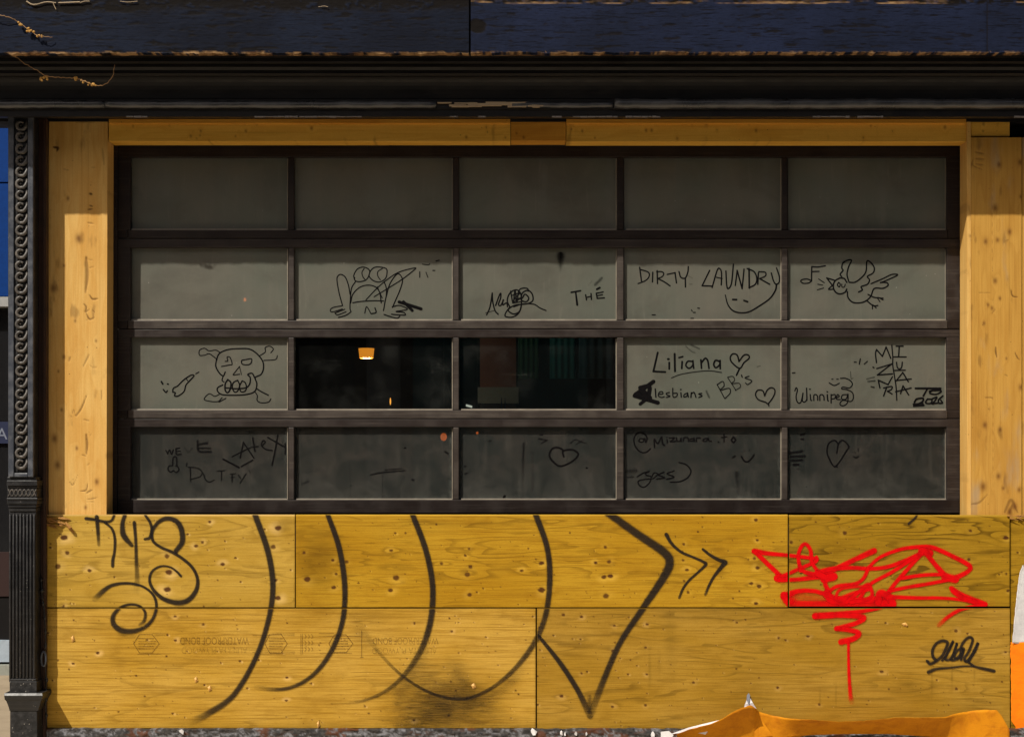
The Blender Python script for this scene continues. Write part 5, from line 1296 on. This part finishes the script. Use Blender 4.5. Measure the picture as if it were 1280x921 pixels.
x0, x1, zt_ = X(100), X(1320), Z(120)
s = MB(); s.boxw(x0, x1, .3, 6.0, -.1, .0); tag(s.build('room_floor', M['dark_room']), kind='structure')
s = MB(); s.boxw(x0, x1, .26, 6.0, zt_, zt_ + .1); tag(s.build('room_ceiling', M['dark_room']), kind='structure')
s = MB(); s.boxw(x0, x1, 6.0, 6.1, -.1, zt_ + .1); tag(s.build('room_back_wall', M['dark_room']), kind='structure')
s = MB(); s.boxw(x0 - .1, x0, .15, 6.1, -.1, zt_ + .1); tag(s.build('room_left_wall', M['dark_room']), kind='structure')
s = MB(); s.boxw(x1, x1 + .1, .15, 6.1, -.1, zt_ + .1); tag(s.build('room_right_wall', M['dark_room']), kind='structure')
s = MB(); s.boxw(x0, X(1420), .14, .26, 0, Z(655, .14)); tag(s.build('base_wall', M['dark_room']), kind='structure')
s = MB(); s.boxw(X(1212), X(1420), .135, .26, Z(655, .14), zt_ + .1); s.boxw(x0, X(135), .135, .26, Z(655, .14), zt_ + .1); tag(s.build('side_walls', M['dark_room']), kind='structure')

yl = 3.6
e = empty('pendant_lamp', P(458, 447, yl), 'amber lampshade glowing inside the dark room, seen through the left clear pane', 'lamp')
s = MB(); r1_, r2_ = S(9.9, yl), S(8.6, yl); s.lathe(X(458, yl), yl, [(r1_, Z(435.5, yl)), (r2_, Z(447.5, yl)), (r2_ * .5, Z(448.3, yl))][::-1], 24)
s.build('lamp_shade', glow_mat('amber_shade', (0.95, 0.30, 0.022), .85), e, smooth=False)
s = MB(); s.boxw(X(458, yl) - .004, X(458, yl) + .004, yl - .004, yl + .004, Z(435, yl), zt_); s.build('cord', M['black'], e)
pl = bpy.data.lights.new('lamp_bulb', 'POINT'); pl.energy = 8.0; pl.color = (1.0, .82, .6); pl.shadow_soft_size = .03
po = bpy.data.objects.new('lamp_bulb', pl); COL.objects.link(po); po.location = P(458, 452, yl)
yc = 3.2
e = empty('candle_lamp', P(488, 508, yc), 'tiny candle-like flame standing in the dark below the amber lampshade', 'candle')
s = MB(); s.lathe(X(488, yc), yc, [(S(.3), Z(497, yc)), (S(1.1), Z(499.5, yc)), (S(1.3), Z(503, yc)), (S(.5), Z(506, yc))][::-1], 10); s.build('flame', glow_mat('flame', (1.0, .38, .05), 1.6), e, smooth=True)
s = MB(); s.lathe(X(488, yc), yc, [(S(1.0), Z(506.5, yc)), (S(1.2), Z(560, yc))][::-1], 10); s.build('candle', M['dark_room'], e)
yr = 1.1
for (px, py, r_, st, lab) in [(554.5, 546, 4.0, 2.0, 'red orange lantern glowing behind the dusty pane under the left clear pane'), (596.5, 541, 1.4, 2.4, 'tiny red light behind the dusty pane under the right clear pane'), (306, 374.5, 1.7, 26.0, 'small orange light behind the film of the second row left pane')]:
    e = empty('lantern', P(px, py, yr), lab, 'lantern', 'small lights inside the room')
    s = MB(); s.lathe(X(px, yr), yr, [(S(r_ * math.sin(math.pi * t / 8) + .1, yr), Z(py + 1.25 * r_ * math.cos(math.pi * t / 8), yr)) for t in range(9)], 14)
    s.build('glow_globe', glow_mat('red_glow', (1.0, .20, .03) if r_ > 1.3 else (1.0, .28, .05), st), e, smooth=True)
    s = MB(); s.boxw(X(px, yr) - .003, X(px, yr) + .003, yr - .003, yr + .003, Z(py - 1.25 * r_, yr), zt_); s.build('cord', M['black'], e)

yk = 4.4
s = MB(); s.boxw(X(600, yk), X(645, yk), yk, yk + .4, Z(484, yk), zt_ - .002); e = empty('brown_reflection', P(622, 560, yk), 'brown banded block standing in for a street reflection behind the right clear pane', 'reflection_block')  # solid block added in place of a brick building's reflection in the glass
s.build('shaft', flat_mat('brown_wall', (0.20, 0.075, 0.045)), e)
s = MB(); s.boxw(X(600, yk) - .02, X(645, yk) + .02, yk - .02, yk + .42, Z(484, yk) - .13, Z(484, yk)); s.build('pale_band', M['stone'], e)
s = MB(); s.boxw(X(600, yk), X(645, yk), yk, yk + .4, 0, Z(484, yk) - .131); s.build('reflection_base', M['maroon'], e)
for (a, b, cl, lab) in [(648, 673, (0.025, 0.10, 0.055), 'dark green panel standing in for a street reflection'), (687, 718, (0.03, 0.24, 0.25), 'teal panel standing in for a street reflection'), (723, 765, (0.08, 0.19, 0.25), 'grey blue panel standing in for a street reflection')]:  # coloured panels added in place of street window reflections in the glass
    V = []; F = []; n = 28
    for j in (0, 1):
        for i in range(n + 1):
            px = a + (b - a) * i / n; V.append((X(px, yk), yk - .1 + .004 * math.sin(i * .9), Z(474, yk) if j == 0 else zt_ - .004))
    for i in range(n): F.append((i, i + 1, n + 2 + i, n + 1 + i))
    o = mk('reflection_panel', V, F, flat_mat('reflection_panel_' + lab.split()[0], cl), None, smooth=True); so = o.modifiers.new('panel_thickness', 'SOLIDIFY'); so.thickness = .004
    tag(o, lab + ', hanging behind the right clear pane', 'reflection_panel', 'panels standing in for street reflections')
yt = 1.6
e = empty('bar_counter', (X(560, yt), yt, 0), 'dark counter inside the room just visible through the clear panes', 'counter')
s = MB(); s.boxw(X(300, yt), X(900, yt), yt, yt + .5, Z(516, yt) - .05, Z(516, yt)); s.build('counter_top', M['dark_room'], e, bevel=.004)
s = MB(); s.boxw(X(310, yt), X(890, yt), yt + .06, yt + .45, 0, Z(516, yt) - .051); s.build('counter_front', M['dark_room'], e)
s = MB(); slab(s, [(582.6, 505.0, .182), (582.2, 507.6, .182), (590.0, 509.8, .182), (590.4, 507.2, .182)], -.0008); tag(s.build('tape_scrap', M['white']), 'small white scrap of tape stuck low inside the right clear pane', 'tape')
for px in (626.5, 631):
    s = MB(); s.lathe(X(px, yt), yt + .25, [(S(1.2), Z(516, yt)), (S(1.3), Z(503, yt)), (S(.55), Z(499, yt)), (S(.5), Z(495, yt))], 10)
    tag(s.build('bottle', flat_mat('blue_bottle', (0.06, 0.09, 0.2), .15), smooth=True), 'slim bluish bottle standing on the counter inside', 'bottle', 'bottles on the counter')

# ================================================================== NEIGHBOURING SHOPFRONT (left sliver)
yn = 3.0
NB = empty('neighbouring_shopfront', (X(-60, yn), yn, 0), 'blue neighbouring shopfront set back left of the iron pilaster', 'shopfront')
L0, R0 = -330, 60
s = MB(); s.box(L0, R0, -200, 227.5, yn, yn + .2); s.box(L0, R0, 229.5, 370, yn, yn + .2); s.build('signboard', M['blue'], NB)
s = MB(); s.box(L0, R0, 371, 383, yn - .05, yn + .2); s.build('ledge', M['ledge'], NB)
s = MB(); s.box(L0, R0, 384, 690, yn + .06, yn + .08); s.build('window', flat_mat('dark_window', (0.012, 0.012, 0.013), .12, .5), NB)
s = MB(); s.box(L0, 14, 527, 554, yn + .04, yn + .055)
ws = s.build('window_sign', flat_mat('navy_sign', (0.004, 0.010, 0.045)), NB)
V, F = text_mesh('RA', 1); xs = [v[0] for v in V]
s = MB(); mx, Mx = min(xs), max(xs); My = max(v[1] for v in V)
hgt = 14
s.add([(X(9.2 - (Mx - v[0]) / My * hgt, yn + .038), yn + .038, Z(549 - v[1] / My * hgt, yn + .038)) for v in V], F); s.build('lettering', M['dim_white'], ws)
s = MB(); s.box(L0, R0, 690, 745, yn + .02, yn + .2); s.build('maroon_panel', M['maroon'], NB)
s = MB(); s.box(L0, R0, 745.5, 799, yn + .03, yn + .2); s.build('dark_panel', M['dark_room'], NB)
s = MB(); s.box(L0, R0, 800, 827, yn, yn + .2); s.build('stall_riser', M['pale_riser'], NB)
s = MB(); s.boxw(X(L0, yn), X(R0, yn), yn - .04, yn + .2, 0, Z(831, yn - .04)); s.build('plinth', M['stone'], NB)
# side wall of our storefront, behind the pilaster
s = MB(); s.boxw(X(18, .1), x0 - .102, .102, 3.2, 0, 4.2); tag(s.build('side_wall', painted_mat('dark_side_wall', (.06, .05, .045), (.09, .08, .07))), 'dark painted return wall behind the iron pilaster', 'wall')

# ================================================================== STREET BEHIND THE CAMERA (seen only as reflection)
OB = empty('brick_building', (0, -17, 0), 'brown brick building with pale stone piers and shop windows across the street', 'building')
s = MB(); s.boxw(-16, 16, -19, -17, -.13, 9.5); s.build('wall', painted_mat('brown_brick', (.09, .045, .03), (.06, .03, .022), .8, 1.0, .7, .3), OB)
pale = flat_mat('pale_stone', (.55, .5, .42), .8); glass_ = flat_mat('dark_shop_glass', (.015, .02, .022), .15, .5); teal_ = flat_mat('teal_shopfront', (.03, .30, .30))
for i, xx in enumerate([-9.2, -7.4, -6.1, -2.2, 1.9, 5.4, 8.8]):
    s = MB(); s.boxw(xx - .28, xx + .28, -17, -16.8, 0, 9.4); s.build('stone_pier', pale, OB)
for xx in (-8.3, -4.2, -.2, 3.6, 7.1):
    s = MB(); s.boxw(xx - .8, xx + .8, -17, -16.93, 4.9, 7.6); f_ = s.build('window', pale, OB)
    s = MB(); s.boxw(xx - .68, xx - .04, -16.93, -16.92, 5.05, 7.45); s.boxw(xx + .04, xx + .68, -16.93, -16.92, 5.05, 7.45); s.build('pane', glass_, f_)
s = MB(); s.boxw(-15, 15, -17, -16.6, 3.7, 4.4); s.build('sign_band', flat_mat('grey_band', (.25, .22, .2)), OB)
for i, xx in enumerate((-4.2, -.2, 3.6, 7.1)):
    s = MB(); s.boxw(xx - 1.5, xx + 1.5, -17, -16.9, .5, 3.5); s.build('shop_window', teal_ if i in (1, 2) else glass_, OB)

# ================================================================== LIGHT, SKY, CAMERA
w = bpy.data.worlds.new('World'); SC.world = w; w.use_nodes = True
nt = w.node_tree; bg = nt.nodes['Background']
sky = nt.nodes.new('ShaderNodeTexSky'); sky.sky_type = 'NISHITA'; sky.sun_disc = False
d = -SUN.normalized()
sky.sun_elevation = math.asin(d.z); sky.sun_rotation = math.atan2(d.x, d.y)
sky.dust_density = 6.0; sky.ozone_density = 0.4
nt.links.new(sky.outputs[0], bg.inputs[0]); bg.inputs[1].default_value = 0.06
sl_ = bpy.data.lights.new('sun', 'SUN'); sl_.energy = 5.0; sl_.angle = math.radians(.53); sl_.color = (1.0, .94, .83)
so_ = bpy.data.objects.new('sun', sl_); COL.objects.link(so_); so_.rotation_euler = SUN.to_track_quat('-Z', 'Y').to_euler(); so_.location = (-6, -8, 12)
cam = bpy.data.cameras.new('camera'); co_ = bpy.data.objects.new('camera', cam); COL.objects.link(co_)
co_.location = (0, -D, ZC); co_.rotation_euler = (math.radians(90), 0, 0)
cam.sensor_width = 36; cam.lens = 36 * D / (1280 / K); cam.shift_y = (HZ - 460.5) / 1280; cam.clip_end = 400; cam.clip_start = .05
SC.camera = co_
vs = SC.view_settings; vs.view_transform = 'Standard'; vs.look = 'None'; vs.exposure = 0.0; vs.gamma = 1; vs.use_curve_mapping = False
SC.cycles.transparent_max_bounces = 40; SC.cycles.max_bounces = 8
for o in list(bpy.data.objects):
    if '_org' in o: del o['_org']
